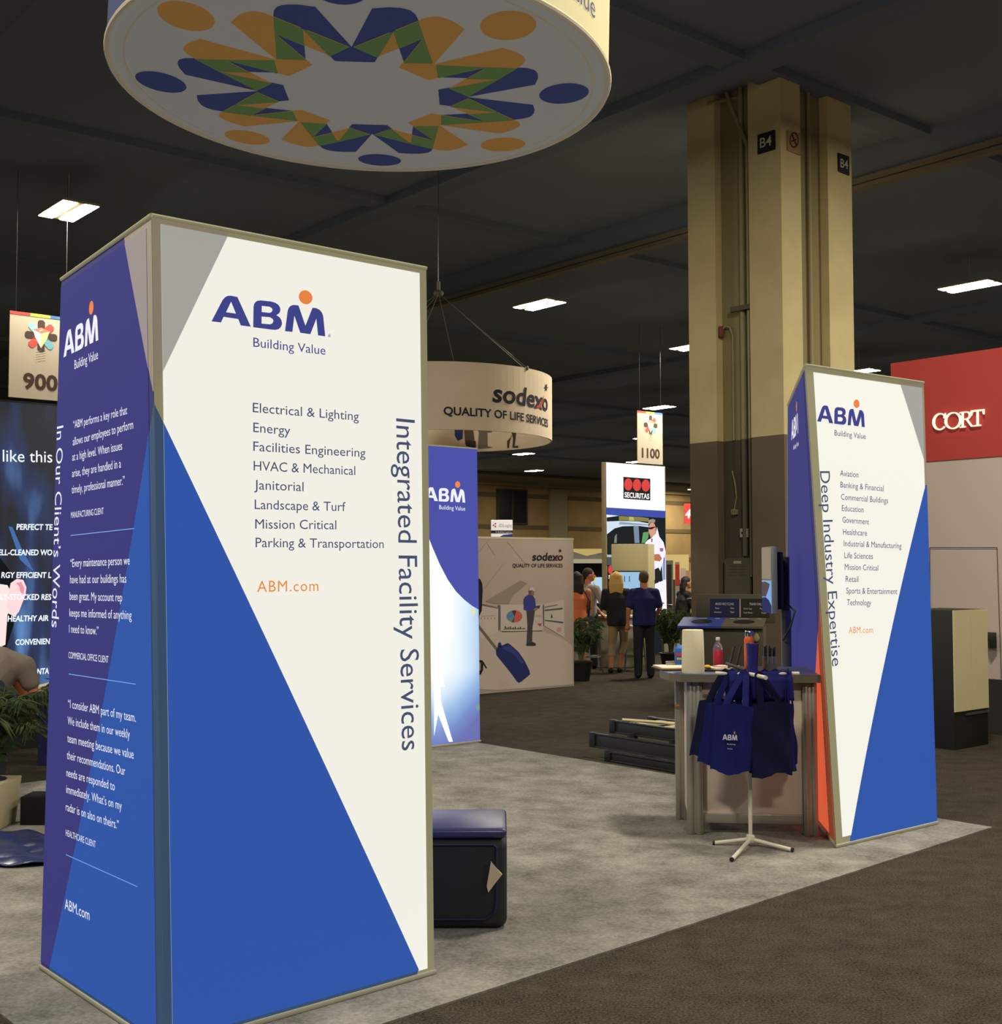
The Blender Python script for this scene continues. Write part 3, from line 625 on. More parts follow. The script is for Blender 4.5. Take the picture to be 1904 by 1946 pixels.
# ================================================================== COUNTER AND WHAT STANDS ON IT
CT = 1.05
cnt = thing('reception_counter', 'grey reception counter with ribbed aluminium posts beside the right tower', 'counter', (1.20, 8.13, CZ), -.1)
R = T(cnt); m_alu = mat('ribbed aluminium', (168, 164, 150), .35, metal=.55); m_pan = mat('beige laminate panel', (222, 204, 184), .7, noise=.03, scale=3); m_top = mat('grey counter edge', (110, 104, 88), .5); m_topb = mat('blue grey worktop', (88, 94, 122), .4)
b = MB(R); q = [(-.03, -.06), (.86, -.06), (.86, .62), (-.10, .62), (-.15, .5), (-.15, .2), (-.10, .04)]
b.prism([Vector((x, y, CT-CZ-.05)) for x, y in q], [Vector((x, y, CT-CZ-.004)) for x, y in q], m_top)
b.prism([Vector((x, y, CT-CZ-.004)) for x, y in q], [Vector((x, y, CT-CZ)) for x, y in q], m_topb); b.build('worktop', cnt, smooth=0)
for x, y, w_ in ((.06, .05, .1), (.80, .05, .09), (.0, .52, .09), (.78, .54, .09)):
    b = MB(R); b.box((x, y, .5), (w_, .1, .99), m_alu)
    for k in range(2): b.tube([Vector((x-w_/2+w_*(k+.5)/2, y-.035, .0)), Vector((x-w_/2+w_*(k+.5)/2, y-.035, .985))], w_/4.1, m_alu, 14)
    b.build('post', cnt, bev=.004)
b = MB(R); b.box((.43, .06, .56), (.66, .03, .87), m_pan); b.build('front_panel', cnt, bev=.003)
b = MB(R); b.box((.43, .052, .1), (.66, .045, .06), m_alu); b.build('bottom_rail', cnt, bev=.004)
for x in (.03, .79):
    b = MB(R); b.box((x, .29, .55), (.03, .4, .88), m_pan); b.build('side_panel', cnt, bev=.003)
b = MB(R); b.box((-.05, .02, .82), (.03, .03, .03), mat('brass catch', (150, 120, 60), .4, metal=.6)); b.build('catch', cnt, bev=.004)
def cpt(x, y, Y): p = aty(x, y, Y); return Vector((p.x, Y, CT+.001))
# paper roll
p = cpt(1317, 1272, 8.17); m_paper = mat('cream tissue', (232, 222, 186), .9, bump=.15, scale=120)
b = MB(); b.lathe([(.02, 0), (.071, .0), (.0745, .015), (.073, .14), (.069, .275), (.066, .283), (.022, .283), (.02, .25)], m_paper, p, 36)
solo(b, 'paper_towel_roll', 'cream paper towel roll standing on the left of the grey counter', 'paper roll', loc=p)
# wipes carton
p = cpt(1289, 1255, 8.62); b = MB()
wp = thing('wipes_canister', 'small blue carton half hidden behind the cream paper roll', 'carton', tuple(p)); m_bl = mat('blue carton', (44, 96, 176), .5)
b.box(p+Vector((.02, 0, .065)), (.085, .06, .13), m_bl); b.prism([p+Vector((x, y, .13)) for x, y in ((-.022, -.03), (.0625, -.03), (.0625, .03), (-.022, .03))], [p+Vector((x, y, .155)) for x, y in ((-.005, -.004), (.05, -.004), (.05, .004), (-.005, .004))], m_bl); b.build('carton', wp, bev=.003)
b = MB(); b.box(p+Vector((.0, -.031, .09)), (.035, .003, .02), mat('red carton print', (190, 70, 56), .5)); b.box(p+Vector((.005, -.031, .062)), (.04, .003, .014), mat('yellow carton print', (190, 180, 60), .5)); b.build('printed_patch', wp, smooth=0)
# clipboards and papers
m_pp = mat('white paper', (236, 214, 190), .8); m_or2 = mat('orange folder', (216, 160, 80), .7); m_clip = mat('clip steel', (150, 146, 150), .3, metal=.8); m_bk = mat('black plastic', (38, 38, 38), .4)
b = MB(); p = cpt(1276, 1262, 8.50); cb = thing('clipboard', 'clipboard with pale papers jutting past the left end of the grey counter', 'clipboard', tuple(p)); rr = Matrix.Rotation(.12, 3, 'Z')
b.box(p+Vector((.015, 0, .004)), (.24, .32, .006), m_bk, rr); b.build('board', cb, bev=.002)
b = MB(); b.box(p+Vector((.012, -.005, .011)), (.22, .28, .006), m_or2, rr); b.box(p+Vector((.008, -.005, .0165)), (.21, .27, .004), m_pp, rr); b.build('papers', cb, smooth=0)
b = MB(); b.box(p+Vector((.03, .11, .032)), (.11, .03, .026), m_clip, rr); b.build('clip', cb, bev=.006)
p = cpt(1373, 1266, 8.40); b = MB(); ps = thing('paper_stack', 'loose white sheets on a black folder in the middle of the counter', 'papers', tuple(p)); rr = Matrix.Rotation(-.2, 3, 'Z')
b.box(p+Vector((-.03, 0, .005)), (.27, .26, .008), m_bk, rr); b.build('folder', ps, bev=.002)
b = MB(); b.box(p+Vector((.0, 0, .014)), (.2, .2, .01), m_pp, Matrix.Rotation(.3, 3, 'Z')); b.build('sheet', ps, smooth=0)
b = MB(); b.box(p+Vector((.03, .02, .023)), (.15, .12, .006), m_pp, Matrix.Rotation(-.6, 3, 'Z')); b.build('sheet', ps, smooth=0)
p = cpt(1344, 1268, 8.36); p.z += .01; b = MB(); b.ell(p+Vector((0, 0, .014)), (.026, .022, .014), mat('yellow paper', (226, 176, 60), .8), 10, 6)
solo(b, 'crumpled_note', 'crumpled yellow note just right of the cream paper roll', 'note', loc=p)
# water bottle
p = cpt(1364.5, 1256, 8.62); bt = thing('water_bottle', 'clear plastic bottle of red drink with a white cap on the counter', 'bottle', tuple(p))
m_clear = mat('clear plastic', (225, 228, 232), .08, trans=.9, spec=.5); m_red = mat('red drink label', (182, 40, 56), .35, spec=.5)
b = MB(); b.lathe([(.028, .0), (.033, .006), (.033, .04), (.030, .05), (.033, .06), (.033, .128), (.030, .145), (.021, .166), (.0125, .178), (.0125, .188)], m_clear, p, 24); b.build('bottle_body', bt)
b = MB(); b.lathe([(.02, .003), (.0335, .012), (.0338, .04), (.0338, .118), (.0325, .121), (.01, .121)], m_red, p, 24); b.build('drink_label', bt)
b = MB(); b.lathe([(.0145, .186), (.015, .19), (.015, .204), (.013, .207)], mat('white cap', (214, 214, 214), .4), p, 20); b.build('cap', bt)
# orange flask
p = cpt(1424, 1265, 8.46); fl = thing('insulated_flask', 'tall orange steel flask with a shiny cap behind the navy cup', 'flask', tuple(p)); m_of = mat('orange enamel', (232, 104, 40), .35, spec=.5); m_ch = mat('chrome', (220, 220, 220), .12, metal=1)
b = MB(); b.lathe([(.030, 0), (.034, .004), (.034, .19), (.033, .205), (.027, .222)], m_of, p, 28); b.build('flask_body', fl)
b = MB(); b.lathe([(.0275, .222), (.028, .226), (.028, .257), (.026, .26), (.0, .26)], m_ch, p, 28); b.build('cap', fl)
# blue cup
p = cpt(1430, 1273, 8.2); b = MB(); b.lathe([(.029, 0), (.032, .003), (.041, .18), (.043, .186), (.042, .19), (.038, .187), (.03, .01)], mat('navy plastic cup', (40, 42, 120), .35, spec=.5), p, 30)
solo(b, 'drinking_cup', 'tapered navy plastic cup in front of the orange flask', 'cup', loc=p)
# pen holder
p = cpt(1463, 1270, 8.3); ph = thing('pen_holder', 'clear pen holder full of dark pens right of the navy cup', 'pen holder', tuple(p))
b = MB()
for dx, dy, sx, sy in ((-.04, 0, .003, .08), (.04, 0, .003, .08), (0, -.04, .083, .003), (0, .04, .083, .003)): b.box(p+Vector((dx, dy, .05)), (sx, sy, .1), m_clear)
b.box(p+Vector((0, 0, .002)), (.083, .083, .004), m_clear); b.build('holder', ph, smooth=0)
b = MB(); b.box(p+Vector((0, 0, .03)), (.07, .07, .045), m_bk); b.build('base_block', ph, bev=.004)
for k in range(9):
    x = -.028+.028*(k % 3); y = -.024+.024*(k//3); b = MB(); b.tube([p+Vector((x, y, .05)), p+Vector((x+.004*(k % 2), y, .15+.006*(k % 4)))], .0045, mat('navy pen', (34, 34, 52), .3), 8); b.build('pen', ph)
# black folding easel
p = cpt(1397, 1262, 8.34); ez = thing('folding_stand', 'small black folding stand leaning on the counter beside the hanging bags', 'stand', tuple(p))
for dx in (0, .045):
    b = MB(); b.tube([p+Vector((-.045+dx, 0, .012)), p+Vector((.0+dx, .03, .16))], .009, m_bk, 8); b.build('leg', ez)
b = MB(); b.tube([p+Vector((-.07, -.03, .05)), p+Vector((.045, -.05, .012))], .011, mat('grey bar', (90, 86, 78), .5), 8); b.build('ledge', ez)
# ================================================================== SCREEN ON ITS POLE
ks = thing('screen_kiosk', 'upright information screen on a grey pole between the counter and right tower', 'screen', (2.135, 9.3, CZ)); m_gp = mat('grey steel pole', (120, 118, 118), .35, metal=.7)
b = MB(); b.tube([Vector((2.135, 9.3, CZ)), Vector((2.135, 9.3, 1.42))], .038, m_gp, 20); b.tube([Vector((2.135, 9.3, 1.42)), Vector((2.135, 9.3, 1.82))], .03, mat('dark steel', (70, 68, 62), .5, metal=.4), 16); b.build('pole', ks)
b = MB(); b.box((2.0, 9.3, CZ+.012), (.36, .4, .022), m_gp); b.build('foot_plate', ks, bev=.004)
d0 = Vector((1.966, 9.0, 1.405)); dd = Vector((.026, .46, 0)); nn = Vector((dd.y, -dd.x, 0)).normalized()
b = MB(); b.abox(d0, dd, nn*.043, UP*.49, mat('silver screen shell', (150, 156, 146), .4, metal=.2)); b.build('shell', ks, bev=.006)
KF = Face(d0+dd*.98, d0+dd*.02, d0+dd*.02+UP*.48, d0+dd*.98+UP*.48); KF.n = -nn
b = MB(); pr = Print(KF, b); pr.grid(0, 1, .52, 1, 1, 1, mat('screen upper cover', (196, 188, 166), .6), .002); pr.grid(0, 1, .0, .5, 1, 1, lit('screen sky', (126, 168, 222), .9), .002)
pr.uvp([[(0, .0), (1, .0), (1, .12), (.75, .2), (.4, .24), (0, .22)]], lit('screen navy', (40, 46, 92), .9), .003); pr.uvp([[(.0, .24), (.45, .25), (.8, .4), (.85, .45), (.4, .48), (0, .47)]], lit('screen brown', (84, 74, 78), .9), .003); b.build('display', ks, smooth=0)
b = MB(); b.abox(d0+dd*.1+nn*.043+UP*.03, dd*.7, nn*.05, UP*.42, m_bk); b.abox(d0+dd*.45+nn*.09+UP*.1, dd*.25, nn*.07, UP*.2, m_bk); b.build('mount', ks, bev=.01)
b = MB(); b.tube([Vector((2.09, 9.2, 1.5)), Vector((2.16, 9.12, 1.42)), Vector((2.12, 9.1, 1.3)), Vector((2.1, 9.25, 1.2))], .008, m_bk, 6); b.build('cable', ks)
# ================================================================== BAG RACK AND TOTE BAGS
RP = Vector((1.553, 7.80, 0)); rk = thing('bag_rack', 'white pipe rack with three legs and crossed arms in front of the counter', 'rack', (RP.x, RP.y, CZ)); m_wp = mat('white pipe', (206, 202, 184), .5); AZ = 1.075
b = MB(); b.tube([RP+UP*.05, RP+UP*AZ], .0125, m_wp, 12); b.build('pole', rk)
b = MB(); b.box(RP+UP*.052, (.05, .05, .05), m_wp); b.build('hub', rk, bev=.01)
for x, y in ((1358, 1602), (1504, 1615), (1391, 1633)):
    q = onz(x, y, .022); b = MB(); b.tube([RP+UP*.05, q], .0125, m_wp, 12); b.tube([q, q+(q-RP).normalized()*.012], .0135, mat('dark pipe end', (40, 38, 34), .6), 12); b.build('leg', rk)
for q in (Vector((.32, .02, 0)), Vector((-.20, .05, 0)), Vector((.05, -.27, 0))):
    b = MB(); b.tube([RP+UP*AZ, RP+UP*AZ+q], .0125, m_wp, 12); b.build('arm', rk)
m_bag = mat('navy tote fabric', (32, 35, 92), .9, bump=.2, scale=300, spec=.05); m_bagd = mat('deep navy tote fabric', (28, 29, 58), .95, bump=.2, scale=300, spec=.05); m_bpr = mat('white bag print', (206, 206, 214), .7)
def bag(name_label, hook, cx, cy, ztop, rz, w_, h_, mt, sag=.02, logo=False, tilt=0):
    """cloth tote: soft body with a wavy lower edge, two strap handles up to the hook"""
    t = thing('tote_bag', name_label, 'bag', (cx, cy, ztop-h_), rz, 'navy tote bags on the rack'); R = T(t)
    nx_, nz_ = 14, 16; V = []; F = []
    for s_ in (-1, 1):
        for j in range(nz_+1):
            for i in range(nx_+1):
                u = i/nx_*2-1; v = j/nz_; ww = w_/2*(1.04-.10*v); ed = max(0, 1-abs(u)**3)
                x = u*ww+tilt*(v-1)*h_; y = s_*(.006+.028*ed*(1-.6*v)*(.5+.5*(1-v)))+.008*sin(u*7+v*2)*(1-v*.5)+.006*sin(3*u+9*v)
                z = h_*v+sag*(1-v)*sin(u*3.1+rz*5)*.8+.0025*sin(u*14)*(1-v)+(.02*(1-abs(u)) if v == 1 else 0)
                V.append(Vector((x, y, z)))
    n = (nx_+1)*(nz_+1); q = lambda s_, j, i: s_*n+j*(nx_+1)+i
    for j in range(nz_):
        for i in range(nx_):
            F.append((q(0, j, i), q(0, j, i+1), q(0, j+1, i+1), q(0, j+1, i))); F.append((q(1, j, i), q(1, j+1, i), q(1, j+1, i+1), q(1, j, i+1)))
        F.append((q(0, j, 0), q(0, j+1, 0), q(1, j+1, 0), q(1, j, 0))); F.append((q(0, j, nx_), q(1, j, nx_), q(1, j+1, nx_), q(0, j+1, nx_)))
    for i in range(nx_): F.append((q(0, 0, i), q(1, 0, i), q(1, 0, i+1), q(0, 0, i+1)))
    b = MB(R); b.add(V, F, mt); b.build('bag_body', t, smooth=60)
    hk = R.inverted() @ Vector(hook)
    for s_ in (-1, 1):
        b = MB(R); pts = []
        for k in range(13):
            a = k/12; x0 = -w_*.27+a*w_*.54; pts.append(Vector((x0*(1-sin(pi*a)*.35)+hk.x*sin(pi*a), s_*.012*(1-sin(pi*a))+hk.y*sin(pi*a), h_-.03+(hk.z-h_+.03)*sin(pi*a)**.8)))
        vs = [];
        for k, p in enumerate(pts):
            tg = (pts[min(k+1, 12)]-pts[max(k-1, 0)]).normalized(); sd_ = tg.cross(Vector((0, 1, 0))).normalized()*.02
            vs += [p-sd_+Vector((0, .002, 0)), p+sd_+Vector((0, .002, 0)), p+sd_-Vector((0, .002, 0)), p-sd_-Vector((0, .002, 0))]
        fs = [(k*4+e, k*4+(e+1) % 4, k*4+4+(e+1) % 4, k*4+4+e) for k in range(12) for e in range(4)]
        b.add(vs, fs, mt); b.build('handle', t, smooth=60)
    if logo:
        yy = -.05
        fc = Face(R @ Vector((-w_/2, yy, 0)), R @ Vector((w_/2, yy, 0)), R @ Vector((w_/2, yy, h_)), R @ Vector((-w_/2, yy, h_)))
        b = MB(); pr = Print(fc, b); A_ = lambda x, y: (.22+.36*x, .50+.085*y)
        for L in LOGO: pr.uvp([[A_(*q2) for q2 in lp] for lp in L], m_bpr, 0)
        pr.uvp([[A_(*q2) for q2 in LDOT]], mat('orange bag print', (210, 120, 60), .7), 0)
        pr.text('Building', None, None, None, m_bpr, 0, 0, A=lambda x, y: (.33+.2*x, .43+.02*y)); pr.text('Value', None, None, None, m_bpr, 0, 0, A=lambda x, y: (.33+.13*x, .36+.02*y)); b.build('printed_logo', t, smooth=0)
    return t
H1p = RP+UP*(AZ+.014)
bag('navy tote bag at the far left of the rack, only its edge showing', H1p+Vector((-.14, .03, 0)), 1.37, 7.84, .90, -.5, .27, .36, m_bagd, tilt=.15)
bag('navy tote bag second from left on the rack, behind the printed one', H1p+Vector((-.10, .02, 0)), 1.415, 7.79, .89, -.32, .28, .38, m_bag, tilt=.12)
bag('navy tote bag with the white printed logo facing the camera', H1p+Vector((-.03, -.03, 0)), 1.44, 7.68, .885, -.3, .25, .40, m_bag, logo=True, tilt=.06)
bag('dark tote bag hanging front and centre on the rack, no print showing', H1p+Vector((.03, -.15, 0)), 1.662, 7.66, .90, .12, .25, .43, m_bagd)
bag('dark tote bag hanging just behind the centre one', H1p+Vector((.10, .0, 0)), 1.66, 7.73, .90, .05, .27, .42, m_bagd, tilt=-.03)
bag('navy tote bag hanging from the right arm close to the counter', H1p+Vector((.17, .01, 0)), 1.68, 7.83, .91, -.05, .28, .41, m_bag, tilt=-.03)
bag('navy tote bag at the far right of the rack, seen almost edge-on', H1p+Vector((.25, .015, 0)), 1.805, 7.80, .87, 1.15, .22, .38, m_bag, tilt=-.05)
# navy cloth draped over the arms
b = MB(); V = []; F = []
for j in range(9):
    for i in range(25):
        u = i/24; v = j/8; x = -.13+.40*u; V.append(RP+Vector((x, -.035+.03*sin(9*u)+(.02 if v < .2 else -.03*v+.012*sin(u*31)*v), AZ+.018-v*.17-.02*abs(u-.5)*v)))
for j in range(8):
    for i in range(24): F.append((j*25+i, j*25+i+1, j*25+26+i, j*25+25+i))
b.add(V, F, m_bag); o = solo(b, 'cloth_bundle', 'bunched navy bag straps draped over the top of the rack', 'cloth', smooth=60)
md = o.modifiers.new('thick', 'SOLIDIFY'); md.thickness = .008
# ================================================================== BLACK CASE BEHIND THE LEFT TOWER
cs = thing('upholstered_case', 'black padded case with a lid with painted blue glow half hidden by the left tower', 'case', (-.33, 6.27, CZ)); R = T(cs)
m_cb = mat('black vinyl', (44, 44, 45), .6, spec=.3); m_cl = mat('lid with painted blue glow', (58, 60, 104), .32, spec=.5, bump=.15, scale=9)  # blue glow from the tower is painted into the lid colour
b = MB(R); b.box((0, 0, .215), (.71, .5, .43), m_cb); b.build('case_body', cs, bev=.045, bseg=4)
b = MB(R); b.box((0, 0, .455), (.71, .5, .05), m_cl); b.build('lid', cs, bev=.022, bseg=4)
b = MB(R); pts = [Vector((-.33, -.253, .05)), Vector((.25, -.253, .05)), Vector((.295, -.253, .08)), Vector((.305, -.253, .14)), Vector((.305, -.253, .39)), Vector((.29, -.253, .405)), Vector((-.33, -.253, .405))]; b.tube(pts, .006, mat('dark blue piping', (44, 44, 70), .5), 8); b.build('piping', cs)
b = MB(R); b.box((.02-.06, -.256, .05), (.09, .012, .028), mat('latch', (74, 70, 62), .4, metal=.4)); b.build('latch', cs, bev=.003)
b = MB(R); q = [(.278, .385), (.332, .325), (.30, .285), (.265, .24), (.258, .27)]
b.prism([Vector((x, -.251, z-.06)) for x, z in q], [Vector((x, -.266, z-.06)) for x, z in q], mat('tan sticker', (222, 198, 164), .7)); b.build('sticker', cs, smooth=0)
# ================================================================== LADDER LYING BEHIND THE COUNTER
l0 = onz(1136, 1444, 0); l1 = onz(1292, 1471, 0); ld = (l1-l0).normalized(); ln = Vector((-ld.y, ld.x, 0)); ln = ln if ln.y > 0 else -ln
la = thing('step_ladder', 'black and pale step ladder lying folded on the floor behind the counter', 'ladder', (l0.x, l0.y, 0)); m_lb = mat('black ladder rail', (46, 46, 46), .45); m_lt = mat('pale ladder tread', (206, 190, 150), .5, metal=.2)
def rail(o, z, ln_=1.9, h=.085, s0=0):
    b = MB(); s_ = l0+ld*s0+ln*o; b.abox(s_+UP*z, ld*ln_, ln*.025, UP*h, m_lb); b.abox(s_+UP*z-ln*.012, ld*ln_, ln*.02, UP*.014, m_lb); b.abox(s_+UP*(z+h-.014)-ln*.012, ld*ln_, ln*.02, UP*.014, m_lb)
    b.abox(s_+UP*(z-.003)-ln*.016-ld*.02, ld*.07, ln*.045, UP*(h+.006), m_bk); b.build('rail', la, bev=.003)
rail(0, .005, s0=.12, h=.09); rail(.02, .105, s0=-.1, h=.13); rail(.10, .245, s0=.08, h=.115); rail(.52, .25, s0=.15, h=.11)
for k in range(5):
    s_ = l0+ld*(.28+.33*k)+ln*.11; b = MB(); b.abox(s_+UP*.31, ld*.09, ln*.43, UP*.035, m_lt); b.build('tread', la, bev=.003)
for k in range(3):
    s_ = l0+ld*(.35+.5*k)+ln*.03; b = MB(); b.abox(s_+UP*.12, ld*.03, ln*.1, UP*.15, m_lb); b.build('hinge_bar', la)
b = MB(); b.tube([l0+ld*.2+ln*.12+UP*.37, l0+ld*1.3+ln*.5+UP*.37], .014, m_lt, 8); b.build('spreader', la)
# ================================================================== RED AND BEIGE BOOTH WALL ON THE RIGHT
CN = Vector((5.135, 12.966, 0)); m_rw = mat('red wall laminate', (176, 62, 54), .7); m_bw = mat('beige wall laminate', (190, 174, 160), .75); m_bb = mat('black base', (46, 45, 42), .7)
cw = thing('booth_wall', 'tall exhibit wall with a red band and glowing white letters on the right', 'booth wall', tuple(CN)); CZt = 4.03
c0 = CN+E2*1.15; c1 = CN-E2*3.2; din = E1*.35
def wseg(z0, z1, mt, name, o=0):
    b = MB(); b.abox(c0+UP*z0-E1*o, c1-c0, din+E1*o, UP*(z1-z0), mt); return b.build(name, cw, smooth=0)
zr = aty(1800, 877, 13.5).z
wseg(.57, zr, m_bw, 'beige_panel'); wseg(zr, CZt, m_rw, 'red_header', .01); wseg(0, .57, m_bb, 'black_base', .03)
CF_ = Face(c0-E1*.012, c1-E1*.012, c1-E1*.012+UP*CZt, c0-E1*.012+UP*CZt)
b = MB(); pr = Print(CF_, b); m_ln = mat('door gap', (70, 62, 54), .8)
pr.line((1767, 1040), (1894, 1040), 1.5, m_ln, .0); pr.px([(1893.5, 1040), (1895, 1040), (1903.5, 1290), (1902, 1290)], m_ln, .0); pr.px([(1766, 1040), (1767.4, 1040), (1769, 1290), (1767.6, 1290)], m_ln, .0); b.build('door_outline', cw, smooth=0)
b = MB(); q = CF_.P(*CF_.uv(1886, 1216), .03); b.box(q, (.07, .12, .16), m_bk); b.tube([q, q+E2*.12-E1*.04, q+E2*.2-E1*.03], .012, m_bk, 8); b.build('door_handle', cw, bev=.01)
# letters with serifs, drawn as outlines in a 0..1 by 0..1 cell
m_let = mat('glowing letter face', (255, 244, 220), emit=1.0)
def arcs(cx, cy, rx, ry, a0, a1, n=24): return [(cx+rx*cos(radians(a0+(a1-a0)*i/n)), cy+ry*sin(radians(a0+(a1-a0)*i/n))) for i in range(n+1)]
def rect(x0, y0, x1, y1): return [[(x0, y0), (x1, y0), (x1, y1), (x0, y1)]]
LET = {'C': [[arcs(.52, .5, .5, .52, 50, 318)+arcs(.55, .5, .37, .44, 318, 50)], [[(.78, .68), (.93, .68), (.93, .99), (.83, .93)]]],
       'O': [[circ(.52, .5, .52, .52, 40), circ(.52, .5, .38, .44, 40)]],
       'R': [rect(.14, .0, .27, 1), rect(0, 0, .41, .08), rect(0, .92, .3, 1), [[(.27, 1)]+arcs(.5, .74, .3, .26, 90, -90)+[(.27, .48), (.27, .55)]+arcs(.48, .74, .19, .19, -90, 90)+[(.27, .93)]], [[(.44, .5), (.58, .5), (.90, .08), (1.0, .08), (1.0, 0), (.84, 0)]]],
       'T': [rect(.43, 0, .57, 1), rect(.25, 0, .75, .08), rect(.0, .9, 1.0, 1), [[(0, .92), (.0, .68), (.07, .68), (.14, .92)]], [[(1.0, .92), (1.0, .68), (.93, .68), (.86, .92)]]]}
for ch, x0, x1, yb, h in (('C', 1773.5, 1801, 818.5, 31), ('O', 1797, 1828, 816.5, 31), ('R', 1826, 1852, 813.5, 30), ('T', 1847, 1872.5, 811.5, 31)):
    b = MB(); pr = Print(CF_, b); A_ = pr.map((x0, yb), (x1, yb-2.6), (x0, yb-h))
    for k_, L in enumerate(LET[ch]):
        loops = [[A_(*q2) for q2 in lp] for lp in L]; pr.uvp(loops, m_let, .03+.001*k_, -1)
        for lp in loops:
            n = len(lp); b.add([CF_.P(u, v, .03) for u, v in lp]+[CF_.P(u, v, .012) for u, v in lp], [(i, (i+1) % n, n+(i+1) % n, n+i) for i in range(n)], m_let)
    b.build('sign_letter', cw, smooth=0)
# dark cabinet with a cream door in front of it
P0 = Vector((4.303, 11.832, 0)); cbn = thing('cabinet', 'dark cabinet with a cream front panel beside the red booth wall', 'cabinet', tuple(P0)); m_dk = mat('dark laminate', (44, 43, 38), .6); m_cr = mat('cream laminate', (214, 204, 158), .6)
b = MB(); b.abox(P0, E1*.62, E2*.5, UP*1.325, m_dk); b.build('cabinet_body', cbn, bev=.004)
for k in (0, 1):
    b = MB(); b.abox(P0+E1*(.0+k*.318)-E2*.014+UP*.36, E1*.3, E2*.012, UP*.965, m_cr); b.build('door', cbn, smooth=0)
b = MB(); b.abox(P0+E1*.2-E2*.02+UP*.315, E1*.42, E2*.02, UP*.02, m_gp); b.build('trim_strip', cbn)
# ================================================================== SERVICES BOOTH WALL WITH THE MURAL
SR = Vector((1.067, 18.222, 0)); sw = thing('exhibit_wall', 'beige exhibit wall printed with a suitcase mural behind the blue back tower', 'booth wall', tuple(SR)); SH = 2.17
m_mur = mat('beige mural', (184, 166, 150), .8, noise=.03, scale=.8)
b = MB(); b.abox(SR-E1*3.4, E1*3.4, E2*.18, UP*SH, m_mur); b.build('wall_body', sw, bev=.006)
b = MB(); b.abox(SR-E1*3.4-E2*.006+UP*(SH-.03), E1*3.4, E2*.19, UP*.03, mat('pale wall cap', (226, 212, 178), .6)); b.build('cap', sw)
SF = Face(SR-E1*3.4-E2*.004, SR-E2*.004, SR-E2*.004+UP*SH, SR-E1*3.4-E2*.004+UP*SH)
S_ = lambda *pts: [(900+x/6.276, 1020+y/6.276) for x, y in pts]
def flat(n, c): return mat('print '+n, c, .8)
m_ink = flat('ink', (42, 38, 52))
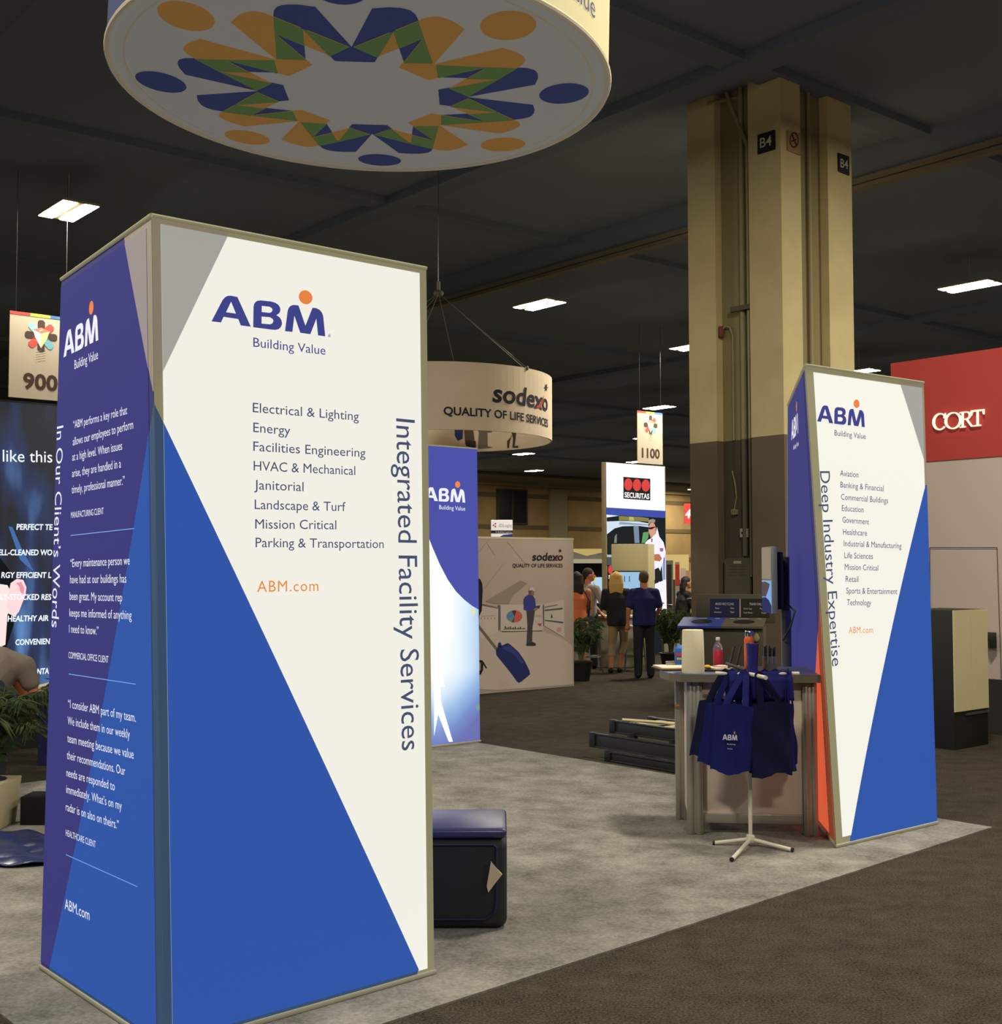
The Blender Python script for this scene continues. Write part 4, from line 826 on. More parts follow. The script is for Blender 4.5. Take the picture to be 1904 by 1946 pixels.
def mural(pr):
    f = lambda c, n, o, *pts: pr.px(S_(*pts), flat(n, c), o)
    f((158, 143, 128), 'shade', .001, (140, 770), (560, 520), (640, 560), (470, 700), (420, 800), (240, 800))
    f((198, 182, 166), 'floor light', .001, (60, 1220), (300, 1130), (840, 1130), (1080, 1230), (1180, 1300), (1190, 1760), (300, 1830), (70, 1820))
    f((204, 190, 174), 'board', .002, (320, 815), (830, 800), (826, 1125), (320, 1125)); f((200, 186, 170), 'board', .002, (70, 800), (296, 850), (300, 1130), (60, 1220)); f((200, 186, 170), 'board', .002, (842, 800), (1075, 745), (1082, 1205), (842, 1060))
    f((112, 104, 96), 'board edge', .003, (100, 800), (290, 845), (288, 857), (98, 822)); f((112, 104, 96), 'board edge', .003, (846, 835), (996, 808), (998, 818), (846, 848)); f((84, 92, 84), 'dark bar', .003, (848, 870), (1060, 846), (1060, 866), (848, 888)); f((84, 88, 84), 'dark bar', .003, (848, 990), (1066, 1014), (1066, 1034), (848, 1004))
    f((120, 110, 100), 'board edge', .003, (292, 815), (316, 815), (316, 1100), (292, 1130)); f((120, 110, 100), 'board edge', .003, (822, 815), (838, 815), (838, 1060), (826, 1060)); f((90, 84, 80), 'dark line', .003, (335, 1128), (822, 1118), (822, 1126), (335, 1138))
    cx, cy, rx, ry = 485, 950, 94, 72
    for a0, a1, c, n in ((-95, 75, (206, 96, 90), 'pie red'), (75, 110, (90, 58, 48), 'pie brown'), (110, 225, (94, 138, 182), 'pie blue'), (225, 248, (116, 160, 110), 'pie green'), (248, 265, (60, 84, 64), 'pie dark green')):
        f(c, n, .004, (cx, cy), *[(cx+rx*cos(radians(a0+(a1-a0)*i/10)), cy-ry*sin(radians(a0+(a1-a0)*i/10))) for i in range(11)])
    f((70, 64, 60), 'bar ink', .004, (355, 1098), (620, 1095), (620, 1101), (355, 1104))
    for k in range(12): f((70, 64, 60), 'bar ink', .004, (370+k*20, 1096), (370+k*20, 1066+8*((k*5) % 3)+k), (382+k*20, 1066+8*((k*5) % 3)+k), (382+k*20, 1096))
    for k in range(5): f((150, 138, 128), 'chart ink', .004, (85+k*40, 985), (85+k*40, 962), (93+k*40, 962), (93+k*40, 985))
    f((150, 138, 128), 'chart ink', .004, (90, 945), (260, 938), (260, 942), (90, 949)); f((60, 74, 64), 'spire', .004, (915, 968), (930, 915), (942, 968)); f((204, 150, 140), 'pale red', .004, (985, 1120), (1000, 1085), (1046, 1080), (1040, 1135), (1000, 1138))
    f((204, 84, 84), 'print red', .004, (758, 1036), (812, 1030), (800, 1070), (775, 1060)); f((176, 176, 100), 'print olive', .004, (735, 935), (805, 935), (805, 950), (735, 950)); f((170, 170, 110), 'print olive', .004, (735, 1010), (760, 1018), (760, 1026), (735, 1020))
    f((74, 68, 72), 'trousers', .005, (628, 885), (728, 880), (716, 980), (700, 1080), (695, 1250), (738, 1275), (735, 1300), (628, 1300), (640, 1060)); f((62, 66, 140), 'shirt blue', .006, (595, 745), (612, 715), (650, 690), (700, 700), (730, 740), (738, 820), (735, 875), (700, 885), (632, 885), (595, 870))
    pr.px([p for p in S_(*circ(690, 672, 30, 40))], flat('skin', (150, 114, 94)), .006); f((96, 84, 76), 'dark hair', .0065, (655, 640), (690, 645), (680, 690), (660, 680)); f((206, 196, 186), 'white hat', .007, (655, 642), (668, 607), (708, 600), (728, 622), (726, 655), (700, 640)); f((70, 66, 74), 'tablet', .007, (738, 826), (792, 818), (780, 855), (735, 862)); f((158, 122, 100), 'hand', .0075, (706, 872), (735, 845), (768, 850), (735, 885)); f((60, 54, 50), 'shoes', .007, (628, 1272), (680, 1260), (738, 1270), (735, 1300), (628, 1300))
    f((116, 104, 98), 'handle grey', .004, (50, 1050), (62, 1040), (78, 1068), (285, 1330), (262, 1350), (50, 1085)); f((38, 46, 104), 'suitcase navy', .005, (265, 1350), (295, 1300), (330, 1300), (400, 1268), (430, 1282), (530, 1370), (600, 1470), (660, 1590), (672, 1640), (570, 1725), (540, 1742), (515, 1725), (440, 1620), (270, 1410)); f((38, 46, 104), 'suitcase navy', .005, (285, 1310), (292, 1265), (315, 1258), (332, 1290), (325, 1320)); f((56, 66, 134), 'suitcase light', .006, (330, 1330), (420, 1290), (520, 1380), (600, 1500), (570, 1520), (470, 1400))
    f((38, 34, 40), 'dark sleeve', .004, (30, 480), (80, 510), (102, 560), (106, 640), (95, 880), (60, 960), (30, 960)); f((40, 32, 34), 'shoe black', .005, (55, 1470), (100, 1472), (122, 1500), (158, 1568), (146, 1572), (112, 1520), (110, 1590), (85, 1640), (55, 1655)); f((190, 150, 118), 'heel tan', .006, (60, 1500), (82, 1500), (80, 1590), (60, 1600))
    for a, c in (((60, 180), (190, 20)), ((160, 80), (250, 220)), ((400, 60), (620, 330)), ((120, 620), (360, 320))): f((164, 148, 134), 'thin line', .001, a, (a[0]+5, a[1]), (c[0]+5, c[1]), c)
    pr.text('sodexo', (1011, 1065), (1069.5, 1065), 14.5, m_ink, .02, .005, shear=.12); f((150, 60, 54), 'red stroke', .007, (950, 285), (985, 250), (1010, 205), (996, 255), (968, 285))
    pr.text('QUALITY OF LIFE SERVICES', (973.6, 1077.9), (1068.6, 1077.9), 6.7, m_ink, .012, .005); star(pr, 1064, 1046.5, 3.6, 4.6, m_ink, .005)
def star(pr, x, y, rx, ry, mt, o):
    pr.px([(x+(rx if i % 2 == 0 else rx*.38)*cos(pi*i/6), y+(ry if i % 2 == 0 else ry*.38)*sin(pi*i/6)) for i in range(12)], mt, o)
b = MB(); mural(Print(SF, b)); b.build('mural_print', sw, smooth=0)
# ================================================================== HANGING RING SIGN
RC = Vector((-1.06, 20.93, 3.87)); RR_ = 1.93; RHt = 1.06
rg = thing('ring_sign', 'white hanging ring sign with dark lettering and a red stroke above the mural wall', 'hanging sign', tuple(RC)); m_ring = mat('ring fabric', (226, 208, 180), .85, noise=.05, scale=1.2); RM = Matrix.Translation(RC)
b = MB(); n = 96
for j in range(n):
    a, c = 2*pi*j/n, 2*pi*(j+1)/n; v = [Vector((r*cos(t), r*sin(t), z)) for t in (a, c) for r in (RR_-.03, RR_) for z in (0, RHt)]
    b.add([RM @ q for q in v], [(0, 4, 5, 1), (2, 3, 7, 6), (0, 2, 6, 4), (1, 5, 7, 3)], m_ring)
b.build('ring_band', rg)
cy = Cyl(RM, RR_); cy.g = (-1.1, .4); b = MB(); pr = Print(cy, b); m_rink = flat('ring ink', (44, 38, 56))
pr.text('sodexo', (935, 763.0), (1040, 782), 34, m_rink, .022, .008, shear=.12); pr.px([(1016, 775), (1028, 764), (1033, 750), (1031, 764), (1025, 775)], flat('ring red', (196, 66, 58)), .014); star(pr, 1037, 736.5, 4.2, 9, m_rink, .008)
b.build('wordmark', rg)
b = MB(); pr = Print(cy, b); pr.text('QUALITY OF LIFE SERVICES', (843, 788), (1040.5, 812), 15, m_rink, .02, .008); b.build('slogan', rg)
ci = Cyl(RM, RR_-.03); ci.g = (1.45, .2)
for c, nme, pts in (((52, 60, 116), 'inner navy', [(864, 806), (880, 806), (879, 834), (870, 838), (864, 828)]), ((96, 80, 66), 'inner brown', [(882, 818), (898, 808), (902, 842), (897, 852), (892, 840), (884, 845)]), ((120, 110, 98), 'inner grey', [(903, 810), (936, 815), (934, 822), (926, 822), (926, 848), (936, 850), (908, 853), (910, 822)]),
                    ((66, 54, 48), 'inner dark', [(884, 836), (904, 838), (904, 852), (886, 848)]), ((78, 56, 46), 'inner leg', [(972, 820), (981, 822), (978, 848), (985, 847), (984, 851), (974, 851), (975, 833)]), ((78, 56, 46), 'inner leg', [(974, 824), (969, 838), (967, 852), (964, 851), (964, 838), (970, 832)])):
    b = MB(); pr = Print(ci, b); pr.px(pts, flat(nme, c), -.006); b.build('inner_print', rg)
HB = RC+UP*2.55
b = MB(); b.tube([HB, Vector((RC.x, RC.y, CEIL))], .008, m_wire, 5); b.build('hanging_cable', rg)
for k in range(6):
    a = .35+k*pi/3; q = RC+Vector((RR_*cos(a), RR_*sin(a), RHt)); b = MB(); b.tube([HB, q], .006, m_wire, 5); b.ell(q, (.03, .03, .04), m_wire, 8, 6); b.build('hanging_cable', rg)
b = MB(); b.ell(HB, (.09, .09, .06), m_wire, 10, 6); b.tube([HB, HB+UP*.2], .03, m_wire, 8); b.build('hub', rg)
# ================================================================== AISLE SIGNS
m_as = mat('cream sign card', (186, 173, 152), .8); m_asi = flat('aisle number', (70, 50, 42))
def aisle(px_l, py_t, Y, t, label, num):
    tl = aty(px_l, py_t, Y); o = tl-UP*1.5; a = thing('aisle_sign', label, 'aisle sign', tuple(o)); w_ = 1.04
    b = MB(); b.abox(o, E1*w_, E2*.02, UP*1.5, m_as); b.build('card', a, smooth=0)
    f = Face(o-E2*.003, o+E1*w_-E2*.003, o+E1*w_-E2*.003+UP*1.5, o-E2*.003+UP*1.5); b = MB(); pr = Print(f, b); R_ = 1.5/w_
    for k, c in enumerate(((212, 70, 62), (206, 196, 70), (72, 110, 160))): pr.uvp([[(k/3, .965), ((k+1)/3, .965), ((k+1)/3, 1), (k/3, 1)]], flat('stripe%d' % k, c), .001, -1)
    cx, cyy = .52, .745
    for k, c in enumerate(((74, 58, 50), (206, 82, 72), (74, 58, 50), (116, 176, 190), (74, 58, 50), (206, 82, 72), (74, 58, 50), (150, 196, 206))):
        a_ = radians(90-45*k); q = [(.07, -.06), (.24, -.06), (.27, -.03), (.27, .03), (.24, .06), (.07, .06)]
        pr.uvp([[(cx+(x*cos(a_)-y*sin(a_)), cyy+(x*sin(a_)+y*cos(a_))/R_*1.0) for x, y in q]], flat('petal%d' % k, c), .001, -1)
    for c, n_, q in (((226, 222, 214), 'box left', [(.38, .81), (.52, .775), (.52, .60), (.42, .72)]), ((196, 204, 150), 'box right', [(.52, .775), (.66, .81), (.62, .72), (.52, .60)]), ((222, 130, 110), 'box lid', [(.38, .81), (.52, .775), (.66, .81), (.52, .845)])): pr.uvp([q], flat(n_, c), .002, -1)
    pr.uvp([[(.49, .80), (.55, .82), (.54, .827), (.48, .807)]], flat('lid mark', (236, 220, 206)), .003, -1)
    for k in range(5): pr.uvp([[(.44+k*.0, .44+k*.028), (.60, .47+k*.028), (.60, .478+k*.028), (.44, .448+k*.028)]], flat('hatch', (206, 190, 166)), .001, -1)
    b.build('emblem', a, smooth=0); b = MB(); pr = Print(f, b)
    V, _ = text_geo(num, .0); asp = (max(v[0] for v in V)-min(v[0] for v in V))/CAP; h_ = .17; w2 = asp*h_*R_*1.12
    pr.text(num, None, None, None, m_asi, .03, .001, A=lambda x, y: (.52-w2/2+w2*x, .12+h_*y)); b.build('number', a, smooth=0)
    for x in (.1, .94):
        b = MB(); b.tube([o+E1*w_*x+E2*.01+UP*1.5, o+E1*w_*x+E2*.01+UP*(CEIL-o.z)], .004, m_bk, 5); b.build('cable', a)
aisle(19, 590, 21.2, 0, 'cream hanging aisle sign reading 900 behind the left tower', '900')
aisle(1211, 780, 35, 0, 'cream hanging aisle sign reading 1100 left of the column', '1100')
# ================================================================== SECURITY BOOTH: LIGHT BOX, SCREEN PILLAR, COUNTER
Q0 = aty(1151.5, 900, 24); Q0.z = 0; st = thing('light_box_sign', 'tall lit sign with three red dots and a printed guard beside a vehicle', 'light box', tuple(Q0)); m_sside = mat('olive sign frame', (158, 144, 108), .6); TZ = aty(1151.5, 878, 24).z; SW_ = 1.69
b = MB(); b.abox(Q0, E1*SW_, E2*.13, UP*TZ, m_sside); b.build('frame', st, bev=.006)
TF = Face(Q0-E2*.004, Q0+E1*SW_-E2*.004, Q0+E1*SW_-E2*.004+UP*TZ, Q0-E2*.004+UP*TZ); T_ = lambda *pts: [(1130+x/7.21, 860+y/7.21) for x, y in pts]
def lp(n, c, k=.92): return lit('lit '+n, c, k)
b = MB(); pr = Print(TF, b); pr.grid(.01, .99, .0, .99, 6, 12, lp('dark picture', (26, 30, 34)), .001)
def tf(n, c, o, *pts): pr.px(T_(*pts), lp(n, c), o)
tf('sign white', (238, 240, 250), .003, (155, 135), (957, 197), (966, 805), (160, 755)); tf('sign blue', (60, 76, 164), .004, (160, 752), (966, 800), (966, 897), (160, 850))
tf('sign black', (34, 33, 32), .005, (390, 333), (760, 360), (760, 657), (392, 632))
for cx, cy_ in ((457, 437), (576, 446), (696, 453)): tf('sign red', (206, 66, 62), .007, *circ(cx, cy_, 56, 83))
pr.text('SECURITAS', (1186.2, 944.9), (1233.3, 948.2), 9.4, lp('sign letters', (240, 240, 240)), .03, .007)
tf('sky strip', (206, 226, 240), .003, (160, 850), (330, 865), (240, 880), (160, 890)); tf('foliage', (128, 122, 70), .003, (330, 868), (640, 885), (740, 900), (740, 950), (640, 940), (330, 930)); tf('foliage light', (176, 176, 96), .004, (470, 880), (530, 885), (540, 935), (470, 935))
tf('car roof', (196, 214, 230), .005, (160, 945), (340, 938), (600, 945), (735, 970), (735, 1022), (600, 1005), (380, 1010), (270, 1040), (165, 1120)); tf('car roof shade', (134, 152, 172), .006, (340, 950), (735, 985), (735, 1000), (330, 985))
tf('car pillar', (112, 132, 156), .005, (528, 1000), (600, 1005), (612, 1240), (545, 1240)); tf('glass green', (96, 150, 96), .005, (660, 1095), (735, 1085), (735, 1160), (690, 1240), (640, 1240)); tf('glass dark green', (110, 130, 112), .005, (262, 1240), (272, 1150), (300, 1110), (300, 1240)); tf('car sill', (170, 180, 186), .005, (165, 1400), (235, 1400), (235, 1432), (165, 1432)); tf('door grey', (70, 78, 84), .004, (165, 1432), (240, 1432), (240, 1540), (165, 1540))
tf('guard face', (206, 150, 126), .007, *circ(784, 1055, 50, 95)); tf('guard hair', (150, 140, 128), .008, (728, 965), (740, 925), (790, 908), (828, 925), (815, 965), (770, 955), (735, 985)); tf('glasses', (30, 28, 30), .009, (728, 1030), (800, 1018), (836, 1015), (800, 1040), (770, 1055), (736, 1050)); tf('guard neck', (186, 128, 104), .0065, (750, 1120), (838, 1080), (830, 1140), (785, 1180), (760, 1160))
tf('uniform white', (232, 232, 250), .0068, (690, 1240), (720, 1200), (770, 1175), (835, 1110), (850, 1020), (882, 1150), (940, 1230), (962, 1320), (970, 1370), (955, 1420), (930, 1500), (900, 1600), (885, 1780), (810, 1740), (810, 1400), (700, 1400)); tf('tie', (92, 74, 110), .008, (770, 1180), (790, 1180), (784, 1230), (772, 1225)); tf('patch red', (206, 74, 80), .008, (888, 1310), (936, 1310), (936, 1332), (888, 1332)); tf('patch blue', (110, 130, 170), .008, (888, 1332), (936, 1332), (930, 1358), (892, 1355))
tf('guard arm', (176, 112, 80), .008, (812, 1395), (880, 1390), (918, 1450), (890, 1492), (812, 1480)); tf('guard trousers', (36, 34, 34), .0075, (818, 1600), (870, 1575), (905, 1640), (895, 1760), (820, 1800)); tf('door frame lavender', (190, 196, 232), .0062, (905, 1400), (972, 1370), (974, 1740), (930, 1760)); tf('dark line', (52, 50, 76), .0085, (940, 1440), (952, 1440), (950, 1740), (940, 1740))
tf('lower white', (236, 236, 244), .009, (820, 1800), (974, 1738), (985, 2240), (820, 2240)); tf('arrow pink', (214, 84, 120), .010, (880, 2040), (935, 2052), (880, 2115)); tf('arrow purple', (110, 96, 150), .0105, (905, 2046), (955, 2060), (915, 2090), (930, 2060))
tf('sign red', (206, 66, 62), .006, *circ(215, 1605, 34, 62)); pr.text('SE', (1155.8, 1099.5), (1164, 1099.5), 6.5, lp('sign letters', (240, 240, 240)), .03, .006); b.build('lit_print', st, smooth=0)
TR = -.3; TD = 22.3; t0 = aty(1162, 1100, TD); t0.z = 0
tv = thing('screen_pillar', 'tan pillar with a wall screen in front of the lit guard sign', 'pillar', tuple(t0), TR); R = T(tv); m_tp = mat('tan pillar', (190, 178, 134), .75); TPZ = aty(1162, 1034, TD).z
b = MB(R); b.box((.335, .31, TPZ/2), (.67, .62, TPZ), m_tp); b.build('pillar_body', tv, bev=.006)
zt, zb = aty(1165, 1084.7, TD).z, aty(1165, 1128.3, TD).z
b = MB(R); b.box((.29, -.03, (zt+zb)/2), (.52, .05, zt-zb), m_bk); b.build('screen_frame', tv, bev=.008)
b = MB(R); b.box((.29, -.057, (zt+zb)/2), (.48, .004, zt-zb-.045), lit('screen picture', (150, 190, 220), .95)); b.build('screen', tv, smooth=0)
b = MB(R)
for x in (.25, .34): b.box((x, -.061, (zt+zb)/2+.06), (.02, .002, .1), lit('screen ink', (70, 110, 146), .9))
b.build('screen_figures', tv, smooth=0)
g0 = aty(1128, 1172, 21.5); g0.z = 0; ct = thing('booth_counter', 'pale etched counter in front of the people at the screen', 'counter', tuple(g0)); m_ctr = mat('pale counter front', (176, 172, 152), .7, noise=.1, scale=4); zc = aty(1128, 1170, 21.5).z
b = MB(); b.box(g0+Vector((.42, .2, zc/2-.02)), (.84, .38, zc-.04), m_ctr); b.build('counter_body', ct, bev=.02)
b = MB(); b.box(g0+Vector((.42, .18, zc-.02)), (.94, .46, .04), mat('pale counter top', (196, 186, 162), .5)); b.build('worktop', ct, bev=.008)
# dark backdrop booth with a lit poster
k0 = aty(1085, 1100, 28); k0.z = 0; bd = thing('dark_backdrop', 'dark booth backdrop with a grey canopy edge behind the man in pale grey', 'backdrop', tuple(k0)); zt = aty(1085, 1070, 28).z
b = MB(); b.box(k0+Vector((.5, .3, zt/2)), (1.6, .1, zt), mat('dark drape', (26, 28, 34), .9)); b.build('drape', bd)
b = MB(); b.box(k0+Vector((.4, .0, zt+.04)), (1.1, .3, .09), mat('white canopy edge', (200, 196, 182), .6)); b.prism([k0+Vector((x, -.1, z)) for x, z in ((-.1, zt+.09), (.9, zt+.09), (.9, zt+.28), (.35, zt+.16), (-.1, zt+.30))], [k0+Vector((x, .2, z)) for x, z in ((-.1, zt+.09), (.9, zt+.09), (.9, zt+.28), (.35, zt+.16), (-.1, zt+.30))], mat('grey canopy', (120, 116, 104), .8)); b.build('canopy', bd)
k0 = aty(1121, 1130, 26); o_ = Vector((k0.x, 26, 0)); za, zb = aty(1121, 1146, 26).z, aty(1121, 1097, 26).z
po = thing('lit_poster', 'small glowing blue and pink poster behind the man in pale grey', 'poster', tuple(o_)); b = MB(); b.box(o_+Vector((.13, .03, (za+zb)/2)), (.27, .05, zb-za+.06), m_bk); b.box(o_+Vector((.13, .06, za/2)), (.06, .04, za), m_bk); b.build('frame', po)
b = MB()
for x, z, w_, h_, c, n_ in ((.13, .5, .25, 1, (176, 212, 236), 'poster blue'), (.06, .5, .07, .45, (226, 176, 190), 'poster pink'), (.07, .92, .1, .14, (222, 206, 90), 'poster yellow'), (.09, .72, .05, .2, (70, 60, 66), 'poster dark')): b.box(o_+Vector((x, .003-.001*len(n_)/4, za+(zb-za)*z)), (w_, .002, (zb-za)*h_), lit(n_, c, .95))
b.build('picture', po, smooth=0)
# ------------------------------------------------------------------ far booths seen left of the column
def slab(name, label, cat, x0, x1, yt, yb, Y, mt, th=.15, floor=False, parts=None):
    a, c = aty(x0, yt, Y), aty(x1, yb, Y); z0 = 0 if floor else c.z; o = Vector((a.x, Y, z0)); t = thing(name, label, cat, tuple(o))
    b = MB(); b.abox(o, Vector((c.x-a.x, 0, 0)), Vector((0, th, 0)), UP*(a.z-z0), mt); b.build('panel', t, smooth=0)
    for (u0, u1, v0, v1, m2, n2) in (parts or []):
        b = MB(); w_ = c.x-a.x; h_ = a.z-z0; b.abox(o+Vector((w_*u0, -.012, h_*v0)), Vector((w_*(u1-u0), 0, 0)), Vector((0, .012, 0)), UP*h_*(v1-v0), m2); b.build(n2, t, smooth=0)
    return t
slab('booth_header', 'long cream booth header in the distance just left of the column', 'booth header', 1258, 1309, 1054, 1077, 40, mat('cream header', (212, 190, 130), .7), 1.5, True, [(0, 1, 0, .62, mat('far dark recess', (52, 48, 40), .9), 'shade_panel')])  # flat dark panel painted in for the shade below the header
slab('door_frame', 'dark doorway panel standing beside the lit guard sign', 'panel', 1266, 1280, 1065, 1190, 29, mat('grey door frame', (120, 112, 94), .7), .1, True, [(.1, .75, 0, .95, m_bk, 'door_leaf')])
slab('banner_stand', 'narrow grey banner with a red top behind the seated woman', 'banner', 1283, 1292, 1068, 1190, 27.5, mat('grey banner', (150, 144, 134), .8), .04, True, [(0, 1, .72, .97, flat('banner red', (176, 52, 48)), 'red_patch')])
slab('partition', 'tan partition behind the seated woman, next to the column', 'partition', 1302, 1328, 1084, 1190, 31, mat('tan partition', (176, 138, 96), .8), .1, True)
slab('notice_board', 'small white and green notice behind the narrow banner', 'notice', 1293, 1304, 1080, 1190, 30, mat('white notice', (196, 176, 166), .8), .05, True, [(.05, 1, .70, .86, flat('notice green', (70, 130, 84)), 'green_patch')])
slab('far_header', 'pale cream strip of a far booth above the dark backdrop', 'booth header', 1084, 1144, 1043, 1058, 36, mat('cream header', (212, 190, 130), .7), .8, True, [(0, 1, 0, .6, mat('far dark recess', (52, 48, 40), .9), 'shade_panel')])  # flat dark panel again stands in for shade below the strip
slab('low_box', 'low pale box on the floor behind the right palm', 'box', 1262, 1292, 1218, 1238, 24.5, mat('pale box', (170, 162, 138), .8), .4, True)
rs = aty(1300, 957, 45); rb_ = aty(1340, 995, 45); fg = thing('red_flag_sign', 'small red hanging sign with white letters half hidden by the column', 'hanging sign', (rs.x, 45, rb_.z)); m_rf = mat('red flag', (222, 74, 66), .7, emit=.7, ecol=(222, 74, 66))
b = MB(); b.abox((rs.x, 45, rb_.z), (rb_.x-rs.x, 0, 0), (0, .06, 0), (0, 0, rs.z-rb_.z), m_rf); b.build('sign_panel', fg, bev=.01)
rf = Face(Vector((rs.x, 44.99, rb_.z)), Vector((rb_.x, 44.99, rb_.z)), Vector((rb_.x, 44.99, rs.z)), Vector((rs.x, 44.99, rs.z))); b = MB(); pr = Print(rf, b); pr.text('4t', (1302, 984), (1319, 984), 15, lit('flag letters', (250, 240, 236), .95), .05, .005, shear=.15); b.build('lettering', fg, smooth=0)
b = MB(); b.tube([Vector((rs.x+.3, 45.03, rs.z)), Vector((rs.x+.3, 45.03, CEIL))], .01, m_wire, 5); b.build('cable', fg)
va, vb = aty(933, 988, 27), aty(974, 1021, 27); vs_ = thing('small_booth_sign', 'small white sign with red dots rising over the mural wall', 'sign', (va.x, 27, 0)); m_ws = mat('white sign', (226, 222, 224), .7, emit=.35, ecol=(226, 222, 224))
b = MB(); b.abox((va.x, 27, 0), (vb.x-va.x, 0, 0), (0, .12, 0), (0, 0, va.z), m_ws); b.build('panel', vs_, bev=.01)
vf = Face(Vector((va.x, 26.99, 0)), Vector((vb.x, 26.99, 0)), Vector((vb.x, 26.99, va.z)), Vector((va.x, 26.99, va.z))); b = MB(); pr = Print(vf, b); m_red2 = flat('dot red', (196, 50, 80)); m_gl = flat('faint grey', (190, 186, 190))
for x, y in ((938, 998), (941.5, 995), (941.5, 1000.5)): pr.px(circ(x, y, 1.5, 1.6, 10), m_red2, .002)
pr.text('iDLogiq', (948, 1001), (972, 1001), 6, m_gl, .0, .002); pr.px([(933, 1008), (974, 1008), (974, 1013.5), (933, 1013.5)], flat('sign dark bar', (44, 42, 60)), .002); pr.text('In Building Logistics', (942, 1012.6), (972.5, 1012.6), 3.2, flat('pale ink', (220, 220, 226)), 0, .004); pr.px([(948, 1021), (956, 1016.5), (974, 1014.5), (974, 1021)], flat('sign blue', (60, 72, 150)), .003); b.build('print', vs_, smooth=0)
# ================================================================== VIDEO WALL AND FURNITURE AT THE LEFT
VD = 12.0; v1 = aty(190, 774, VD+.5); v1 = Vector((v1.x, v1.y, 0)); v0 = v1-E1*4.2; VZ = aty(60, 763, (v1-E1*.75).y).z
vw = thing('video_wall', 'huge dark video wall showing an ear and white words at the left edge', 'video wall', tuple(v1))
b = MB(); b.abox(v0+UP*.0, E1*4.2, E2*.3, UP*VZ, m_bk); b.build('cabinet', vw)
VF = Face(v0-E2*.004+UP*.15, v1-E2*.004+UP*.15, v1-E2*.004+UP*(VZ-.02), v0-E2*.004+UP*(VZ-.02))
def vid():
    """moving picture on the screen: dark room with blurred blue beams"""
    m = bpy.data.materials.new('video picture'); m.use_nodes = True; nt = m.node_tree; b = nt.nodes['Principled BSDF']; b.inputs['Base Color'].default_value = (.01, .01, .012, 1); b.inputs['Roughness'].default_value = .4
    tc = nt.nodes.new('ShaderNodeUVMap'); mp = nt.nodes.new('ShaderNodeMapping'); mp.inputs['Scale'].default_value = (14, 2.2, 1); mp.inputs['Rotation'].default_value = (0, 0, .25); n = nt.nodes.new('ShaderNodeTexNoise'); n.inputs['Scale'].default_value = 1.3; n.inputs['Detail'].default_value = 1.5
    r = nt.nodes.new('ShaderNodeValToRGB'); e = r.color_ramp.elements; e[0].position = .42; e[0].color = (*lin((26, 32, 42)), 1); e[1].position = .80; e[1].color = (*lin((92, 140, 200)), 1); x = e.new(.58); x.color = (*lin((36, 50, 92)), 1)
    nt.links.new(tc.outputs[0], mp.inputs[0]); nt.links.new(mp.outputs[0], n.inputs['Vector']); nt.links.new(n.outputs['Fac'], r.inputs['Fac']); nt.links.new(r.outputs['Color'], b.inputs['Emission Color']); b.inputs['Emission Strength'].default_value = .95
    return m
b = MB(); pr = Print(VF, b); pr.grid(0, 1, 0, 1, 8, 8, vid(), .001)
V_w = lit('video white', (236, 244, 255), 1.0)
pr.px([(16, 1000), (24, 1002), (40, 1040), (62, 1082), (66, 1086), (56, 1080), (38, 1064)], lit('video beam', (70, 110, 170), .9), .002)
pr.px([(-60, 1040), (0, 1060), (24, 1092), (30, 1128), (26, 1188), (12, 1230), (-60, 1330)], lit('video hair', (20, 22, 28), .9), .002)
pr.px([(-60, 1150), (0, 1110), (14, 1112), (22, 1128), (26, 1150), (14, 1168), (10, 1225), (-60, 1260)], lit('video skin', (250, 226, 226), .95), .003)
pr.px([(16, 1128), (20, 1108), (32, 1100), (44, 1102), (50, 1116), (48, 1132), (42, 1146), (36, 1162), (28, 1172), (16, 1166), (12, 1150)], lit('video ear', (250, 214, 218), .95), .004); pr.px([(30, 1108), (40, 1106), (46, 1118), (44, 1130), (38, 1124), (36, 1114)], lit('video ear shade', (226, 150, 168), .95), .005)
pr.text('nothing feels quite like this', (-260, 872), (99, 879), 24, V_w, 0, .006)
for t_, a, e in (('PERFECT TE', (30.8, 1006.5), (99.7, 1007)), ('ELL-CLEANED WO', (-4, 1055), (99, 1055)), ('RGY EFFICIENT L', (2, 1098), (97, 1098)), ('LY-STOCKED RES', (0, 1139.7), (97, 1139.7)), ('HEALTHY AIR', (14, 1181), (92, 1179.5)), ('CONVENIEN', (29, 1225.8), (94.6, 1223.7)), ('NTA', (70, 1281.5), (92.5, 1280))): pr.text(t_, a, e, 10.5, V_w, .025, .006, shear=.1)
b.build('picture', vw, smooth=0)
q = aty(66, 1303, 11.0); lc = thing('low_counter', 'pale low counter with a navy front half hidden behind the left tower', 'counter', (q.x, q.y, 0)); zc = q.z
b = MB(); b.abox((q.x, q.y, zc-.16), (.7, 0, 0), (0, .5, 0), (0, 0, .16), mat('cream counter', (226, 214, 178), .6)); b.build('worktop', lc, bev=.01)
b = MB(); b.abox((q.x+.03, q.y+.02, 0), (.64, 0, 0), (0, .46, 0), (0, 0, zc-.16), mat('navy front', (36, 38, 84), .6)); b.build('front', lc)
q = onz(37, 1571, 0); b = MB(); b.abox(q, (.26, 0, 0), (0, .22, 0), (0, 0, .2), mat('black equipment box', (24, 25, 27), .5)); solo(b, 'equipment_box', 'small black box on the floor between the planter and the left tower', 'box', bev=.01)
